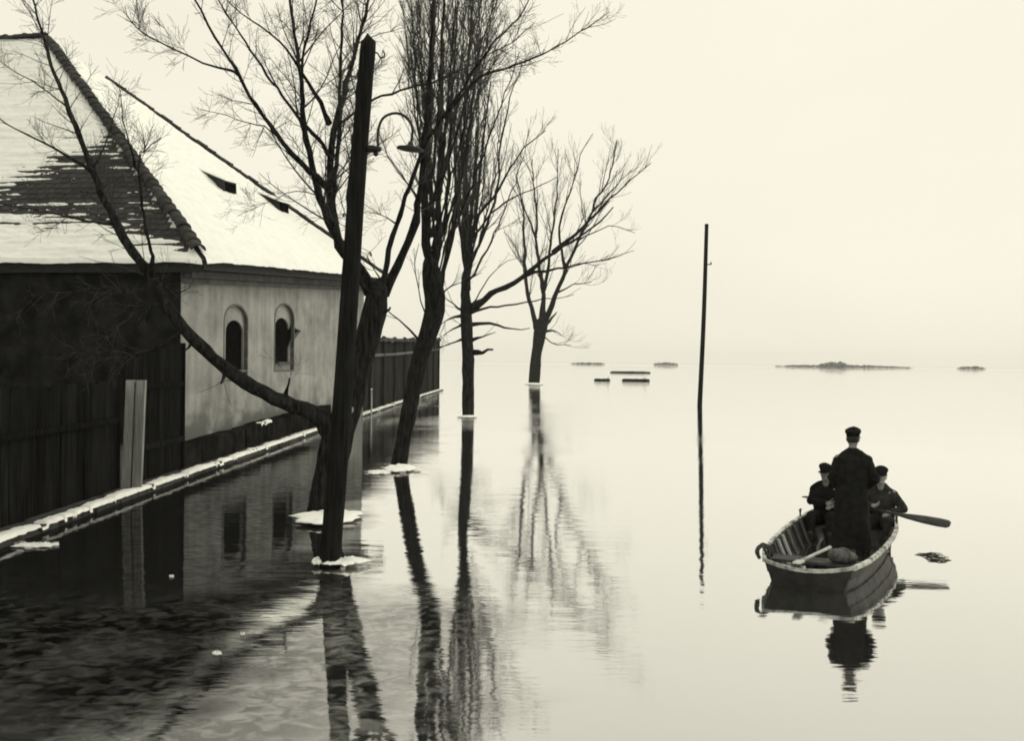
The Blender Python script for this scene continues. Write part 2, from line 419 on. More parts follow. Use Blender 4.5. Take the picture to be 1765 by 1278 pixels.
# line of the kerb along the flooded lane
KY0, KY1 = 8.0, 87.5
def kx(y):                              # x of the kerb front at distance y
    return np.interp(y, [8, 14, 19, 36, 44.5, 61, 87.5], [-6.72, -6.80, -6.86, -6.75, -6.66, -6.42, -5.85])
FENCE_IN = 0.42
vs, fs = [], []
ys = list(np.linspace(KY0, KY1, 60))
for y in ys: vs += [(kx(y) - 0.30, y, 0.10), (kx(y) - 60, y, 0.16)]
for i in range(len(ys) - 1): fs.append((2*i, 2*i+2, 2*i+3, 2*i+1))
tag(mesh('bank', vs, fs, M['bankmud']), kind='structure')

# ------------------------------------------------------------------ kerb
kerb = tag(empty('stone_kerb', (kx(30), 30, 0)), 'long low stone kerb with a broken snow cap along the flooded lane', 'kerb')
y = KY0
while y < KY1:
    L = random.uniform(1.0, 1.7); y2 = min(y + L - 0.03, KY1)
    xa, xb = kx(y) + random.uniform(-.03, .03), kx(y2) + random.uniform(-.03, .03)
    h = random.uniform(0.10, 0.15)
    b = MB()
    b.add([(xa, y, -.3), (xb, y2, -.3), (xb - .34, y2, -.3), (xa - .34, y, -.3), (xa - .02, y + .02, h), (xb - .02, y2 - .02, h + random.uniform(-.02, .02)), (xb - .34, y2, h), (xa - .34, y, h)],
          [(0, 3, 2, 1), (4, 5, 6, 7), (0, 1, 5, 4), (1, 2, 6, 5), (2, 3, 7, 6), (3, 0, 4, 7)])
    b.build('stone', M['stone'], kerb)
    y += L
# snow lying on the kerb: domed ribbon with a ragged front lip
def snow_ribbon(y0, y1, xfun, z, wid, thick, step, parent, name='snow_cap', seed=0.0, gap=-0.28):
    yy = np.arange(y0, y1, step); n = 9
    b = MB(); rows = []
    for y in yy:
        k = fbm(y * 0.9, seed, 3.1) * 0.6 + fbm(y * 4.0, seed + 5, 1.2) * 0.5
        w = wid * (1 + 0.35 * k); th = max(0.0, thick * (1.0 + 1.3 * k)) if k > gap else 0.0
        lip = 0.05 * fbm(y * 6, seed + 9) + 0.03
        x0 = xfun(y) + lip
        row = []
        for j in range(n):
            p = j / (n - 1)
            hh = th * (1 - (2 * p - 1) ** 4) if 0 < j < n - 1 else 0
            row.append((x0 - w * p, y, z + hh * (1 + 0.3 * fbm(y * 5, p * 4 + seed)) - (0.05 if th == 0 else 0.0) - (0.03 if j == 0 else 0)))
        rows.append(row)
    for r in rows: b.v += [Vector(v) for v in r]
    for i in range(len(rows) - 1):
        for j in range(n - 1):
            a = i * n + j; b.f.append((a, a + n, a + n + 1, a + 1))
    return b.build(name, M['snow'], parent, True)
snow_ribbon(KY0, KY1, lambda y: kx(y) - 0.0, 0.13, 0.24, 0.026, 0.04, kerb, gap=-0.30)

# ------------------------------------------------------------------ house
C1 = W(310, 776); C2 = W(625, 722)
FD = (C2 - C1); HL = FD.length; FD.normalize()
IN = Vector((-FD.y, FD.x, 0))
HZ = math.atan2(FD.y, FD.x)             # local x along the street front, local y into the block
house = tag(empty('hipped_house', C1, HZ), 'large old house with steep snow-covered hipped roof and two arched windows', 'house')
def LC(a, b, z): return C1 + FD * a + IN * b + Vector((0, 0, z))
e0, e1, APB, APZ, DEP = 5.25, 6.15, 9.74, 14.3, 30.0
OF, OS = 0.2, 0.75
# street front with arched niches, cut out of a solid wall
fw = MB()
fw.loft([[Vector(p) for p in ((0, 0, -.3), (0, .5, -.3), (0, .5, e0 - .02), (0, 0, e0 - .02))],
         [Vector(p) for p in ((HL, 0, -.3), (HL, .5, -.3), (HL, .5, e1 - .02), (HL, 0, e1 - .02))]])
wall = mesh('wall', fw.v, fw.f, M['facade'])
def arch(u0, u1, z0, z1, n=12, extra=None):
    r = (u1 - u0) / 2; c = (u0 + u1) / 2; rise = r * 0.62
    pts = [(u0, z0), (u1, z0)] + (extra or []) + [(c + r * math.cos(math.pi * i / n), z1 - rise + rise * math.sin(math.pi * i / n)) for i in range(n + 1)]
    return pts
def prism(pts, y0, y1):
    b = MB(); b.loft([[Vector((u, y0, z)) for u, z in pts], [Vector((u, y1, z)) for u, z in pts]]); return b
NICHE = [(2.65, 4.40, 1.85, 4.27), (6.50, 8.30, 2.12, 4.52)]
OPEN = [(3.02, 4.26, 2.20, 3.76), (6.80, 8.06, 2.46, 4.00)]
JUT = [[], [(8.06, 2.95), (8.30, 3.22), (8.95, 3.60), (8.48, 3.66), (8.20, 3.80)]]
cut = []
for i in range(2):
    for k, (pts, y0, y1) in enumerate(((arch(*NICHE[i]), -0.3, 0.11), (arch(*OPEN[i], extra=JUT[i]), -0.3, 0.8))):
        p = prism(pts, y0, y1)
        c = mesh('cutter', p.v, p.f)
        bm = bmesh.new(); bm.from_mesh(c.data); bmesh.ops.recalc_face_normals(bm, faces=bm.faces); bm.to_mesh(c.data); bm.free()
        cut.append(c)
        md = wall.modifiers.new('cut', 'BOOLEAN'); md.operation = 'DIFFERENCE'; md.object = c; md.solver = 'EXACT'
bm = bmesh.new(); bm.from_mesh(wall.data); bmesh.ops.recalc_face_normals(bm, faces=bm.faces); bm.to_mesh(wall.data); bm.free()
dg = bpy.context.evaluated_depsgraph_get()
wm = bpy.data.meshes.new_from_object(wall.evaluated_get(dg))
wall.modifiers.clear(); wall.data = wm; wall.parent = house
for c in cut: bpy.data.objects.remove(c)
# windows
for i in range(2):
    u0, u1, z0, z1 = NICHE[i]
    pts = arch(u0, u1, z0, z1, 16)
    b = MB()
    inner = arch(u0 + .06, u1 - .06, z0 + .06, z1 - .06, 16)
    n = len(pts)
    for q, (yo, yi) in enumerate(((-0.015, -0.015),)):
        vs = [Vector((u, -.015, z)) for u, z in pts] + [Vector((u, -.015, z)) for u, z in inner] + [Vector((u, .1, z)) for u, z in pts] + [Vector((u, .1, z)) for u, z in inner]
        fsx = []
        for j in range(n):
            k = (j + 1) % n
            fsx += [(j, k, n + k, n + j), (n + j, n + k, 3 * n + k, 3 * n + j), (2 * n + k, 2 * n + j, 3 * n + j, 3 * n + k), (j, 2 * n + j, 2 * n + k, k)]
        b.add(vs, fsx)
    win = b.build('window', M['surround'], house, local=False)
    o0, o1, p0, p1 = OPEN[i]
    b = MB(); b.box((( o0 + o1) / 2 + .3, 0.17, (p0 + p1) / 2), (o1 - o0 + 1.4, 0.02, p1 - p0 + .4)); b.build('dark_backing', M['hole'], win, local=False)  # matte black sheet stands in for the dark inside the opening
    b = MB(); b.box(((o0 + o1) / 2, 0.05, p0 - .03), (o1 - o0 + .1, 0.22, 0.07)); b.build('sill', M['cornice'], win, local=False)
# camera-side wall (dark), far wall, back wall
def wall_box(a0, a1, b0, b1, zt, mat, name='wall'):
    b = MB(); b.box(((a0 + a1) / 2, (b0 + b1) / 2, (zt - .3) / 2), (a1 - a0, b1 - b0, zt + .3)); return b.build(name, mat, house, local=False)
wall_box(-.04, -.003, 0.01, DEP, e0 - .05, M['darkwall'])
wall_box(HL - .5, HL - .003, 0.502, DEP, e1 - .05, M['facade'])
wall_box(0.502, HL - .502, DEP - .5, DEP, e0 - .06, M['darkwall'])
# roof deck, a closed hipped shell
E1, E2 = Vector((-OF, -OS, e0)), Vector((HL + OS, -OS, e1))
E1L, E2L = Vector((-OF, DEP + OS, e0)), Vector((HL + OS, DEP + OS, e1))
A1, A2 = Vector((HL / 2, APB, APZ)), Vector((HL / 2, DEP - APB, APZ))
roof = mesh('roof', [E1, E2, E2L, E1L, A1, A2], [(0, 1, 4), (1, 2, 5, 4), (2, 3, 5), (3, 0, 4, 5), (0, 3, 2, 1)], M['tile'], house)
# fascia, cornice under the eaves
def eave(p, q, dz, w, h, mat, name, off=0.0):
    b = MB(); b.bar(Vector(p) + Vector((0, off, dz)), Vector(q) + Vector((0, off, dz)), w, h); return b.build(name, mat, house, local=False)
eave(E1, E2, -0.13, 0.10, 0.24, M['wood_dark'], 'fascia', 0.03)
b = MB(); b.bar(E1 + Vector((.03, .06, -.17)), E1L + Vector((.03, 0, -.17)), .10, .30); b.build('fascia', M['wood_dark'], house, local=False)
eave(Vector((0.01, -0.16, e0 - .36)), Vector((HL - .01, -0.16, e1 - .36)), 0, 0.30, 0.20, M['cornice'], 'cornice')
eave(Vector((0.01, -0.08, e0 - .54)), Vector((HL - .01, -0.08, e1 - .54)), 0, 0.15, 0.13, M['cornice'], 'cornice')
eave(Vector((0.0, -0.40, e0 - .22)), Vector((HL, -0.40, e1 - .22)), 0, 0.72, 0.05, M['wood_dark'], 'soffit')
# snow over the street side of the roof (hip end)
def roof_frame(P, Q, T):                 # origin, along eave, up slope, normal
    x = (Q - P).normalized(); n = x.cross(T - P).normalized(); s = n.cross(x); return x, s, n
def snow_face(P, Q, T, thick, field, name, nx, ns, tl=None, tr=None, ref=None):
    # quad/triangle face with left eave P, right eave Q, top-left tl, top-right tr
    x, s, n = roof_frame(P, Q, T)
    tl = tl or T; tr = tr or T
    b = MB(); idx = []
    for i in range(ns + 1):
        v = i / ns; a, c = P.lerp(tl, v), Q.lerp(tr, v); row = []
        for j in range(nx + 1):
            p = a.lerp(c, j / nx); u = (p - P).dot(x); h = (p - P).dot(s)
            t = field((p - (ref or P)).dot(x), (p - (ref or P)).dot(s), p)
            edge = min(1.0, 12 * min(j / nx, 1 - j / nx) + .25) if nx else 1
            drop = -0.10 if i == 0 else 0
            b.v.append(p + n * (t * (edge if t > 0 else 1)) - s * 0.0 + Vector((0, 0, drop)))
    for i in range(ns):
        for j in range(nx):
            k = i * (nx + 1) + j; b.f.append((k, k + 1, k + nx + 2, k + nx + 1))
    return b.build(name, M['snow'], house, True, local=False)
snow_face(E1 - Vector((0, .10, .02)), E2 - Vector((0, .10, .02)), A1, 0.12,
          lambda u, h, p: 0.13 + 0.04 * fbm(u * .8, h * .8) + 0.03 * fbm(u * 4, h * 4), 'snow_sheet', 160, 110)
# camera side: tiles show through a ragged patch
xf, sf, nf = roof_frame(E1L, E1, A1)
Hinv = rel(house)
def roofuv(x, y):
    p = Hinv @ PL(x, y, C1 + FD * E1.x + IN * E1.y + Vector((0, 0, E1.z)), (Matrix.Rotation(HZ, 3, 'Z') @ nf)); return ((p - E1L).dot(xf), (p - E1L).dot(sf))
poly = [roofuv(*q) for q in ((-10, 318), (50, 298), (110, 275), (185, 250), (225, 262), (290, 345), (352, 422), (300, 418), (230, 404), (150, 392), (80, 378), (-10, 372))]
def inside_dist(u, h):
    d = 1e9; ins = False; n = len(poly)
    for i in range(n):
        (x1, y1), (x2, y2) = poly[i], poly[(i + 1) % n]
        dx, dy = x2 - x1, y2 - y1
        t = max(0, min(1, ((u - x1) * dx + (h - y1) * dy) / (dx * dx + dy * dy)))
        d = min(d, math.hypot(u - x1 - t * dx, h - y1 - t * dy))
        if (y1 > h) != (y2 > h) and u < (x2 - x1) * (h - y1) / (y2 - y1) + x1: ins = not ins
    return d if ins else -d
ROW = 0.25
def front_snow(u, h, p):
    d = inside_dist(u, h)
    row = (h / ROW) % 1.0
    t = 0.078 - 0.088 * max(-0.3, min(1.0, d * 0.75 + 0.25)) + 0.055 * fbm(u * 0.45, h * 3.4, 2.2) + 0.03 * fbm(u * 2.4, h * 7, 1.0)
    t += 0.045 * (math.cos(2 * math.pi * row) * .5 + .2) * (1.0 if d > -.6 else .3)
    if d < -0.9: t = max(t, 0.085)
    return t
UL = (E1 - E1L).length - 12.5            # snow relief is only detailed where the lane sees it
Pm = E1L + xf * UL
vtop = (A1 - E1L).dot(sf); Tm = Pm + sf * vtop
snow_face(Pm - sf * .05, E1 - sf * .05, A1, 0.1, front_snow, 'snow_sheet', 300, 240, tl=Tm, tr=A1, ref=E1L)
snow_face(E1L - sf * .05, Pm - sf * .05, A2, 0.1, lambda u, h, p: 0.12 + .03 * fbm(u, h), 'snow_sheet', 40, 24, tl=A2, tr=Tm)
snow_face(E2, E2L, A2, 0.1, lambda u, h, p: 0.12 + .03 * fbm(u, h), 'snow_sheet', 40, 24, tl=A1, tr=A2)
# beaver-tail tiles in the bare patch, one mesh shared
tb = MB(); hw = 0.148
out_ = [(-hw, .36), (-hw, .06), (-hw * .7, .015), (0, 0), (hw * .7, .015), (hw, .06), (hw, .36)]
tb.loft([[Vector((a, c, 0.0)) for a, c in out_], [Vector((a, c, 0.028)) for a, c in out_]])
tile_me = bpy.data.meshes.new('tile'); tile_me.from_pydata([tuple(v) for v in tb.v], [], tb.f); tile_me.materials.append(M['tile'])
nt_ = 0
Rf = Matrix((( xf.x, sf.x, nf.x, 0), (xf.y, sf.y, nf.y, 0), (xf.z, sf.z, nf.z, 0), (0, 0, 0, 1)))
tiles = []
hmax = max(p[1] for p in poly); hmin = min(p[1] for p in poly); umin = min(p[0] for p in poly); umax = max(p[0] for p in poly)
r0 = int(hmin / ROW) - 1
for r_ in range(r0, int(hmax / ROW) + 2):
    k = 0
    u = umin - .3 + (0.15 if r_ % 2 else 0)
    while u < umax + .3:
        dd = inside_dist(u, r_ * ROW + .15)
        lim = (E1L - E1).length                        # keep under the hip line
        hipu = (E1 - E1L).dot(xf) + ((A1 - E1).dot(xf)) * (r_ * ROW + .2) / (A1 - E1).dot(sf)
        if dd > -0.45 and u < hipu - .12: tiles.append((dd, u, r_ * ROW))
        u += 0.305
tiles.sort(reverse=True)
rest = MB()
for ti, (dd, u, h) in enumerate(tiles):
    ml = Matrix.Translation(E1L + xf * (u + random.uniform(-.012, .012)) + sf * (h + random.uniform(-.02, .02)) + nf * 0.012) @ Rf @ Matrix.Rotation(R(-3.2 + random.uniform(-1.0, .8)), 4, 'X') @ Matrix.Rotation(R(random.uniform(-2, 2)), 4, 'Z')
    ml = ml @ Matrix.Translation((0, 0, .03))
    if ti < 299: share(tile_me, 'tile', roof, ml)
    else: rest.add([ml @ v for v in tb.v], tb.f)
if rest.v: tag(rest.build('tiles', M['tile'], roof, local=False), kind='stuff')
# ridge tiles on the hips and the ridge
def ridge_mesh(r):
    b = MB(); n = 8; rings = []
    for (yy, rr) in ((0, r * 1.12), (.06, r * 1.12), (.09, r), (.46, r * .92)):
        rings.append([Vector((rr * math.cos(math.pi * i / n), yy, rr * math.sin(math.pi * i / n) * .8)) for i in range(n + 1)] + [Vector((rr * .8 * math.cos(math.pi * i / n), yy, rr * .62 * math.sin(math.pi * i / n))) for i in range(n, -1, -1)])
    b.loft(rings)
    me = bpy.data.meshes.new('ridge_tile'); me.from_pydata([tuple(v) for v in b.v], [], b.f); me.materials.append(M['ridge']); return me
rm = ridge_mesh(0.20)
def ridge_line(p, q, t0=0.0, t1=1.0, me=rm, snowy=0.0, lift=.10, sag=0.0):
    L = (q - p).length; d = (q - p).normalized()
    x = d.cross(Vector((0, 0, 1))).normalized(); z = x.cross(d)
    k = int(L * (t1 - t0) / .40)
    for i in range(k):
        if random.random() < snowy: continue
        t = (t0 * L + i * .40)
        c = p + d * t + z * (lift + random.uniform(-.02, .02)) + x * random.uniform(-.02, .02)
        m = Matrix(((x.x, d.x, z.x, c.x), (x.y, d.y, z.y, c.y), (x.z, d.z, z.z, c.z), (0, 0, 0, 1)))
        share(me, 'ridge_tile', roof, m @ Matrix.Rotation(R(random.uniform(-3, 3)), 4, 'Z') @ Matrix.Rotation(R(random.uniform(-2, 2)), 4, 'X'))
ridge_line(E1, A1, 0.025, 1.0)
ridge_line(A1, A2, 0.0, 1.0)
rm2 = ridge_mesh(0.15)
ridge_line(E2, A1, 0.0, 0.86, rm2, 0.0, .11)
# lumps of old snow clinging to the near hip
for i in range(18):
    t = random.uniform(.45, .97); p = E1.lerp(A1, t) + Vector((random.uniform(.0, .25), -.26, -.02)); b = MB()
    b.sphere(p, (random.uniform(.10, .22), random.uniform(.10, .22), random.uniform(.07, .13)), nu=10, nv=6)
    b.build('snow_lump', M['snow'], roof, True, local=False)
# two little shed dormers on the hip end
xh, sh, nh = roof_frame(E1, E2, A1)
Pw = C1 + FD * E1.x + IN * E1.y + Vector((0, 0, E1.z)); Nw = Matrix.Rotation(HZ, 3, 'Z') @ nh
def on_hip(x, y): return Hinv @ PL(x, y, Pw, Nw)
for (tx, ty, bx_, by_) in ((340, 296, 383, 338), (434, 332, 478, 370)):
    top, bot = on_hip(tx, ty) + nh * .1, on_hip(bx_, by_) + nh * .1
    w = xh * 1.05
    front = Hinv @ PL(tx + 45, ty + 14, Matrix.Rotation(HZ, 3, 'Z') @ bot + C1, Matrix.Rotation(HZ, 3, 'Z') @ xh)
    dm = MB()
    dm.add([top, bot, front, top + w, bot + w, front + w], [(0, 1, 2), (3, 5, 4), (1, 4, 5, 2), (0, 3, 4, 1)])
    dorm = dm.build('dormer', M['wood_dark'], roof, local=False)
    dm = MB(); o = (front - top).normalized() * .16; zz = Vector((0, 0, .05))
    a, c = top - xh * .08, front + o - xh * .08; ww = w + xh * .16
    dm.loft([[a + zz * .2, c + zz * .2, c + zz * 1.2, a + zz * 1.2], [a + ww + zz * .2, c + ww + zz * .2, c + ww + zz * 1.2, a + ww + zz * 1.2]])
    dm.build('dormer_snow', M['snow'], dorm, local=False)
    dm = MB(); dm.box(bot.lerp(front, .5) + w * .5 + Vector((0, -.02, 0)), (.8, .04, .32)); dm.build('hatch', M['hole'], dorm, local=False)

# ------------------------------------------------------------------ low plinth wall before the house
def lane(y, inset=FENCE_IN): return kx(y) - inset
plinth = tag(empty('low_plinth_wall', (lane(33), 33, 0)), 'low dark wall with a trace of snow in front of the arched windows', 'wall')
y = 22.6
while y < 44.2:
    L = random.uniform(0.8, 1.5); y2 = min(y + L - .02, 44.2)
    t0, t1 = [0.58 + 0.2 * min(1, (q - 22.6) / 15) + random.uniform(-.03, .03) for q in (y, y2)]
    a, c = lane(y) + random.uniform(-.02, .02), lane(y2) + random.uniform(-.02, .02)
    b = MB()
    b.loft([[Vector((a, y, -.2)), Vector((a - .45, y, -.2)), Vector((a - .45, y, t0)), Vector((a - .03, y, t0))], [Vector((c, y2, -.2)), Vector((c - .45, y2, -.2)), Vector((c - .45, y2, t1)), Vector((c - .03, y2, t1))]])
    b.build('block', M['plinth'], plinth); y += L
for (ya, yb) in ((29.6, 31.0),):
    snow_ribbon(ya, yb, lambda y: lane(y) - .02, .60 + .2 * min(1, (ya - 22.6) / 15), .22, .035, .05, plinth, 'snow_patch', seed=ya)

# ------------------------------------------------------------------ near plank fence with gate
def plank_run(parent, y0, y1, step, h_of, mat, base=0.13, th=0.035, gapw=0.012, name='plank', inset=FENCE_IN, ragged=.03):
    y = y0
    while y < y1 - .05:
        w = step * random.uniform(.85, 1.15); y2 = min(y + w, y1)
        x0, x1 = lane(y, inset), lane(y2, inset); j = random.uniform(-.012, .012)
        h0 = h_of(y) + random.uniform(-ragged, ragged); h1 = h0 + random.uniform(-.02, .02)
        b = MB()
        b.loft([[Vector((x0 + j, y + gapw, base)), Vector((x0 + j - th, y + gapw, base)), Vector((x0 + j - th, y + gapw, h0)), Vector((x0 + j, y + gapw, h0))],
                [Vector((x1 + j, y2, base)), Vector((x1 + j - th, y2, base)), Vector((x1 + j - th, y2, h1)), Vector((x1 + j, y2, h1))]])
        b.build(name, mat, parent); y = y2
nf_ = tag(empty('plank_fence', (lane(14), 14, 0.1)), 'near black plank fence with a rail beside the kerb, left of the pale gate post', 'fence')
plank_run(nf_, KY0, 19.05, 0.30, lambda y: 2.12, M['plank'])
for z in (1.42,):
    b = MB(); b.bar((lane(KY0) + .045, KY0, z), (lane(18.85) + .045, 18.85, z), .06, .10); b.build('rail', M['plank'], nf_)
for y in (9.5, 12.4, 15.3, 18.3):
    b = MB(); b.box((lane(y) - .12, y, 1.05), (.14, .14, 2.1)); b.build('post', M['plank'], nf_)
# pale gate post of two boards, facing down the lane
gp = tag(empty('gate_post', (lane(19.0) + .02, 19.0, .1)), 'pale painted gate post of two boards standing in the dark fence', 'post')
bx = D(209, 842, 19.0); tx = D(217, 655, 19.0)
for k, (o, w, mt) in enumerate(((0.0, .155, M['jamb']), (.185, .165, M['jamb']))):
    b = MB()
    p0, p1 = Vector((bx.x + o, 19.0 + .02 * k, .12)), Vector((tx.x + o, 19.0 + .02 * k, 2.15))
    b.loft([[p0 + Vector(d) for d in ((0, 0, 0), (w, 0, 0), (w, .09, 0), (0, .09, 0))], [p1 + Vector(d) for d in ((0, 0, 0), (w, 0, 0), (w, .09, 0), (0, .09, 0))]])
    b.build('board', mt, gp)
b = MB(); b.loft([[Vector((bx.x + .11, 19.06, .12)), Vector((bx.x + .27, 19.06, .12)), Vector((bx.x + .27, 19.2, .12)), Vector((bx.x + .11, 19.2, .12))], [Vector((tx.x + .11, 19.06, 2.1)), Vector((tx.x + .27, 19.06, 2.1)), Vector((tx.x + .27, 19.2, 2.1)), Vector((tx.x + .11, 19.2, 2.1))]])
b.build('core', M['wood_dark'], gp)
gt = tag(empty('plank_gate', (lane(21), 21, .1)), 'tall black plank gate between the pale post and the grey house front', 'gate')
plank_run(gt, 19.3, 22.5, 0.32, lambda y: 2.55 + (y - 19.3) * .12, M['plank'])
for z in (0.8, 2.0):
    b = MB(); b.bar((lane(19.35) + .045, 19.35, z), (lane(22.45) + .045, 22.45, z), .05, .12); b.build('rail', M['plank'], gt)
b = MB(); b.box((lane(22.5) - .05, 22.56, 1.45), (.2, .1, 2.9)); b.build('post', M['plank'], gt)

# ------------------------------------------------------------------ far plank wall
fwl = tag(empty('tall_plank_wall', (lane(64), 64, .1)), 'tall weathered plank wall with tiled coping beyond the house', 'wall')
def fh(y): return np.interp(y, [44.6, 60, 87.3], [3.75, 3.95, 4.55])
plank_run(fwl, 44.6, 87.3, 0.55, lambda y: fh(y) - .3, M['plank_far'], ragged=.06, th=.05, gapw=.014)
for y in np.arange(45.5, 87.3, 4.6):
    b = MB(); b.box((lane(y) + .06, y, fh(y) / 2), (.16, .2, fh(y) - .1)); b.build('post', M['plank_far'], fwl)
for i, y in enumerate(np.arange(44.6, 87.0, 4.6)):
    b = MB(); y2 = min(y + 4.55, 87.3); b.bar((lane(y) + .09, y, fh(y) - 1.05), (lane(y2) + .09, y2, fh(y2) - 1.05), .07, .14); b.build('rail', M['rib'], fwl)
y = 44.6
cm = MB(); cm.loft([[Vector((.25 * math.cos(math.pi * i / 8), yy, .17 * math.sin(math.pi * i / 8))) for i in range(9)] for yy in (-.28, .30)])
cme = bpy.data.meshes.new('coping_tile'); cme.from_pydata([tuple(v) for v in cm.v], [], cm.f); cme.materials.append(M['ridge'])
while y < 87.2:
    ml = Matrix.Translation(Vector((lane(y) - .02, y, fh(y) - .32 + random.uniform(-.03, .04))) - fwl.location) @ Matrix.Rotation(R(random.uniform(-5, 5)), 4, 'X')
    share(cme, 'coping_tile', fwl, ml); y += .56
# pale stake before it
st = D(657, 718, 50.0)
sk = tag(empty('pale_stake', (kx(46.5) + .25, 46.5, 0)), 'thin pale stake standing in the water by the far kerb', 'stake')
b = MB(); b.tube([(kx(46.5) + .25, 46.5, -.3), (kx(46.5) + .27, 46.5, .6), (kx(46.5) + .26, 46.5, 1.2)], [.035, .035, .03], 8)
b.build('shaft', M['stake'], sk)
b = MB(); b.sphere((kx(46.5) + .26, 46.5, 1.22), (.05, .05, .035)); b.build('snow_cap', M['snow'], sk, True)

# ------------------------------------------------------------------ lamp post
lp0, LPY = W(568, 975), W(568, 975).y
lamp = tag(empty('lamp_post', lp0), 'leaning black wooden post with a gooseneck lamp, in front of the forked tree', 'lamp post')
top = D(635, 72, LPY); tip = D(634, 64, LPY)
axis = [lp0 + Vector((-.01, 0, -.4)), lp0, lp0.lerp(top, .25) + Vector((.012, 0, 0)), lp0.lerp(top, .5), lp0.lerp(top, .75) + Vector((-.012, 0, 0)), top]
P = spline(axis, .12); r = np.interp(np.linspace(0, 1, len(P)), [0, .3, 1], [.138, .125, .098])
r = r * (1 + np.array([0.05 * nz(i * .7, 3.1) for i in range(len(P))]))
vs, fs = tube_arrays(P, r, 14); bb = MB(); bb.add([tuple(v) for v in vs], fs)
bb.build('post', M['post'], lamp, True)
bb = MB(); bb.tube([top + Vector((0, 0, -.01)), top + Vector((-.01, 0, .085)), top + Vector((-.015, 0, .11))], [.098, .02, .004], 14); bb.build('post_cap', M['post'], lamp)
# gooseneck arm
pp = [D(x, y, LPY - .02) for x, y in ((636, 258), (651, 257), (651, 238), (653, 219), (660, 204), (671, 197), (683, 195), (696, 199), (706, 209), (711, 222), (710, 236), (708, 250))]
bb = MB(); bb.tube([tuple(v) for v in spline(pp, .03)], [.017] * len(spline(pp, .03)), 8); arm = bb.build('arm', M['iron'], lamp, True)
bb = MB(); q = D(648, 257, LPY - .02); bb.sphere(q, (.075, .06, .042)); bb.sphere(q + Vector((0, 0, -.06)), .032); bb.box(q + Vector((-.07, 0, 0)), (.09, .08, .08)); bb.build('bracket', M['iron'], lamp, True)
sc = D(707, 255, LPY - .02)
bb = MB(); rings = []
for (z, rr) in ((.075, .03), (.03, .045), (.012, .09), (-.004, .165), (-.022, .168), (-.012, .10), (0, .02)):
    rings.append([sc + Matrix.Rotation(R(6), 3, 'Y') @ Vector((rr * math.cos(2 * math.pi * i / 20), rr * math.sin(2 * math.pi * i / 20), z)) for i in range(20)])
bb.loft(rings); sh_ = bb.build('lamp_shade', M['iron'], lamp, True)
bb = MB(); bb.sphere(sc + Vector((0, 0, -.035)), (.03, .03, .045)); bb.build('bulb', M['china'], sh_, True)
# insulators on hooks
for (hx, hy, sgn) in ((655, 95, 1), (613, 128, -1)):
    base = D(hx - sgn * 12, hy - 6, LPY - .05); e = D(hx, hy, LPY - .05)
    pts = [base, base + Vector((sgn * .06, 0, -.02)), e + Vector((0, 0, -.03)), e + Vector((sgn * .05, 0, -.02)), e + Vector((sgn * .055, 0, .03)), e + Vector((sgn * .03, 0, .06))]
    bb = MB(); sp_ = spline(pts, .02); bb.tube([tuple(v) for v in sp_], [.010] * len(sp_), 6); hk = bb.build('hook', M['iron'], lamp, True)
    bb = MB(); bb.tube([e + Vector((0, 0, -.01)), e + Vector((0, 0, .03)), e + Vector((0, 0, .05)), e + Vector((0, 0, .09))], [.022, .034, .024, .03], 10); bb.build('insulator', M['iron'], hk, True)

# ------------------------------------------------------------------ far pole
fp = W(1206, 700)
ft = D(1218, 388, fp.y)
pole = tag(empty('utility_pole', fp), 'tall thin bare pole standing alone in the open water', 'pole')
P = spline([fp + Vector((0, 0, -.5)), fp, fp.lerp(ft, .5) + Vector((.04, 0, 0)), ft], .6)
vs, fs = tube_arrays(P, np.linspace(.155, .115, len(P)), 12); bb = MB(); bb.add([tuple(v) for v in vs], fs); bb.build('shaft', M['post'], pole, True)
q = D(1222, 456, fp.y); bb = MB(); bb.bar(q + Vector((-.2, 0, 0)), q + Vector((.15, 0, 0)), .05, .06); bb.tube([q + Vector((.12, 0, 0)), q + Vector((.12, 0, .14))], [.035, .05], 8); bb.build('step_iron', M['iron'], pole)
bb = MB(); bb.sphere(ft + Vector((0, 0, .01)), (.13, .13, .07)); bb.build('pole_cap', M['post'], pole, True)

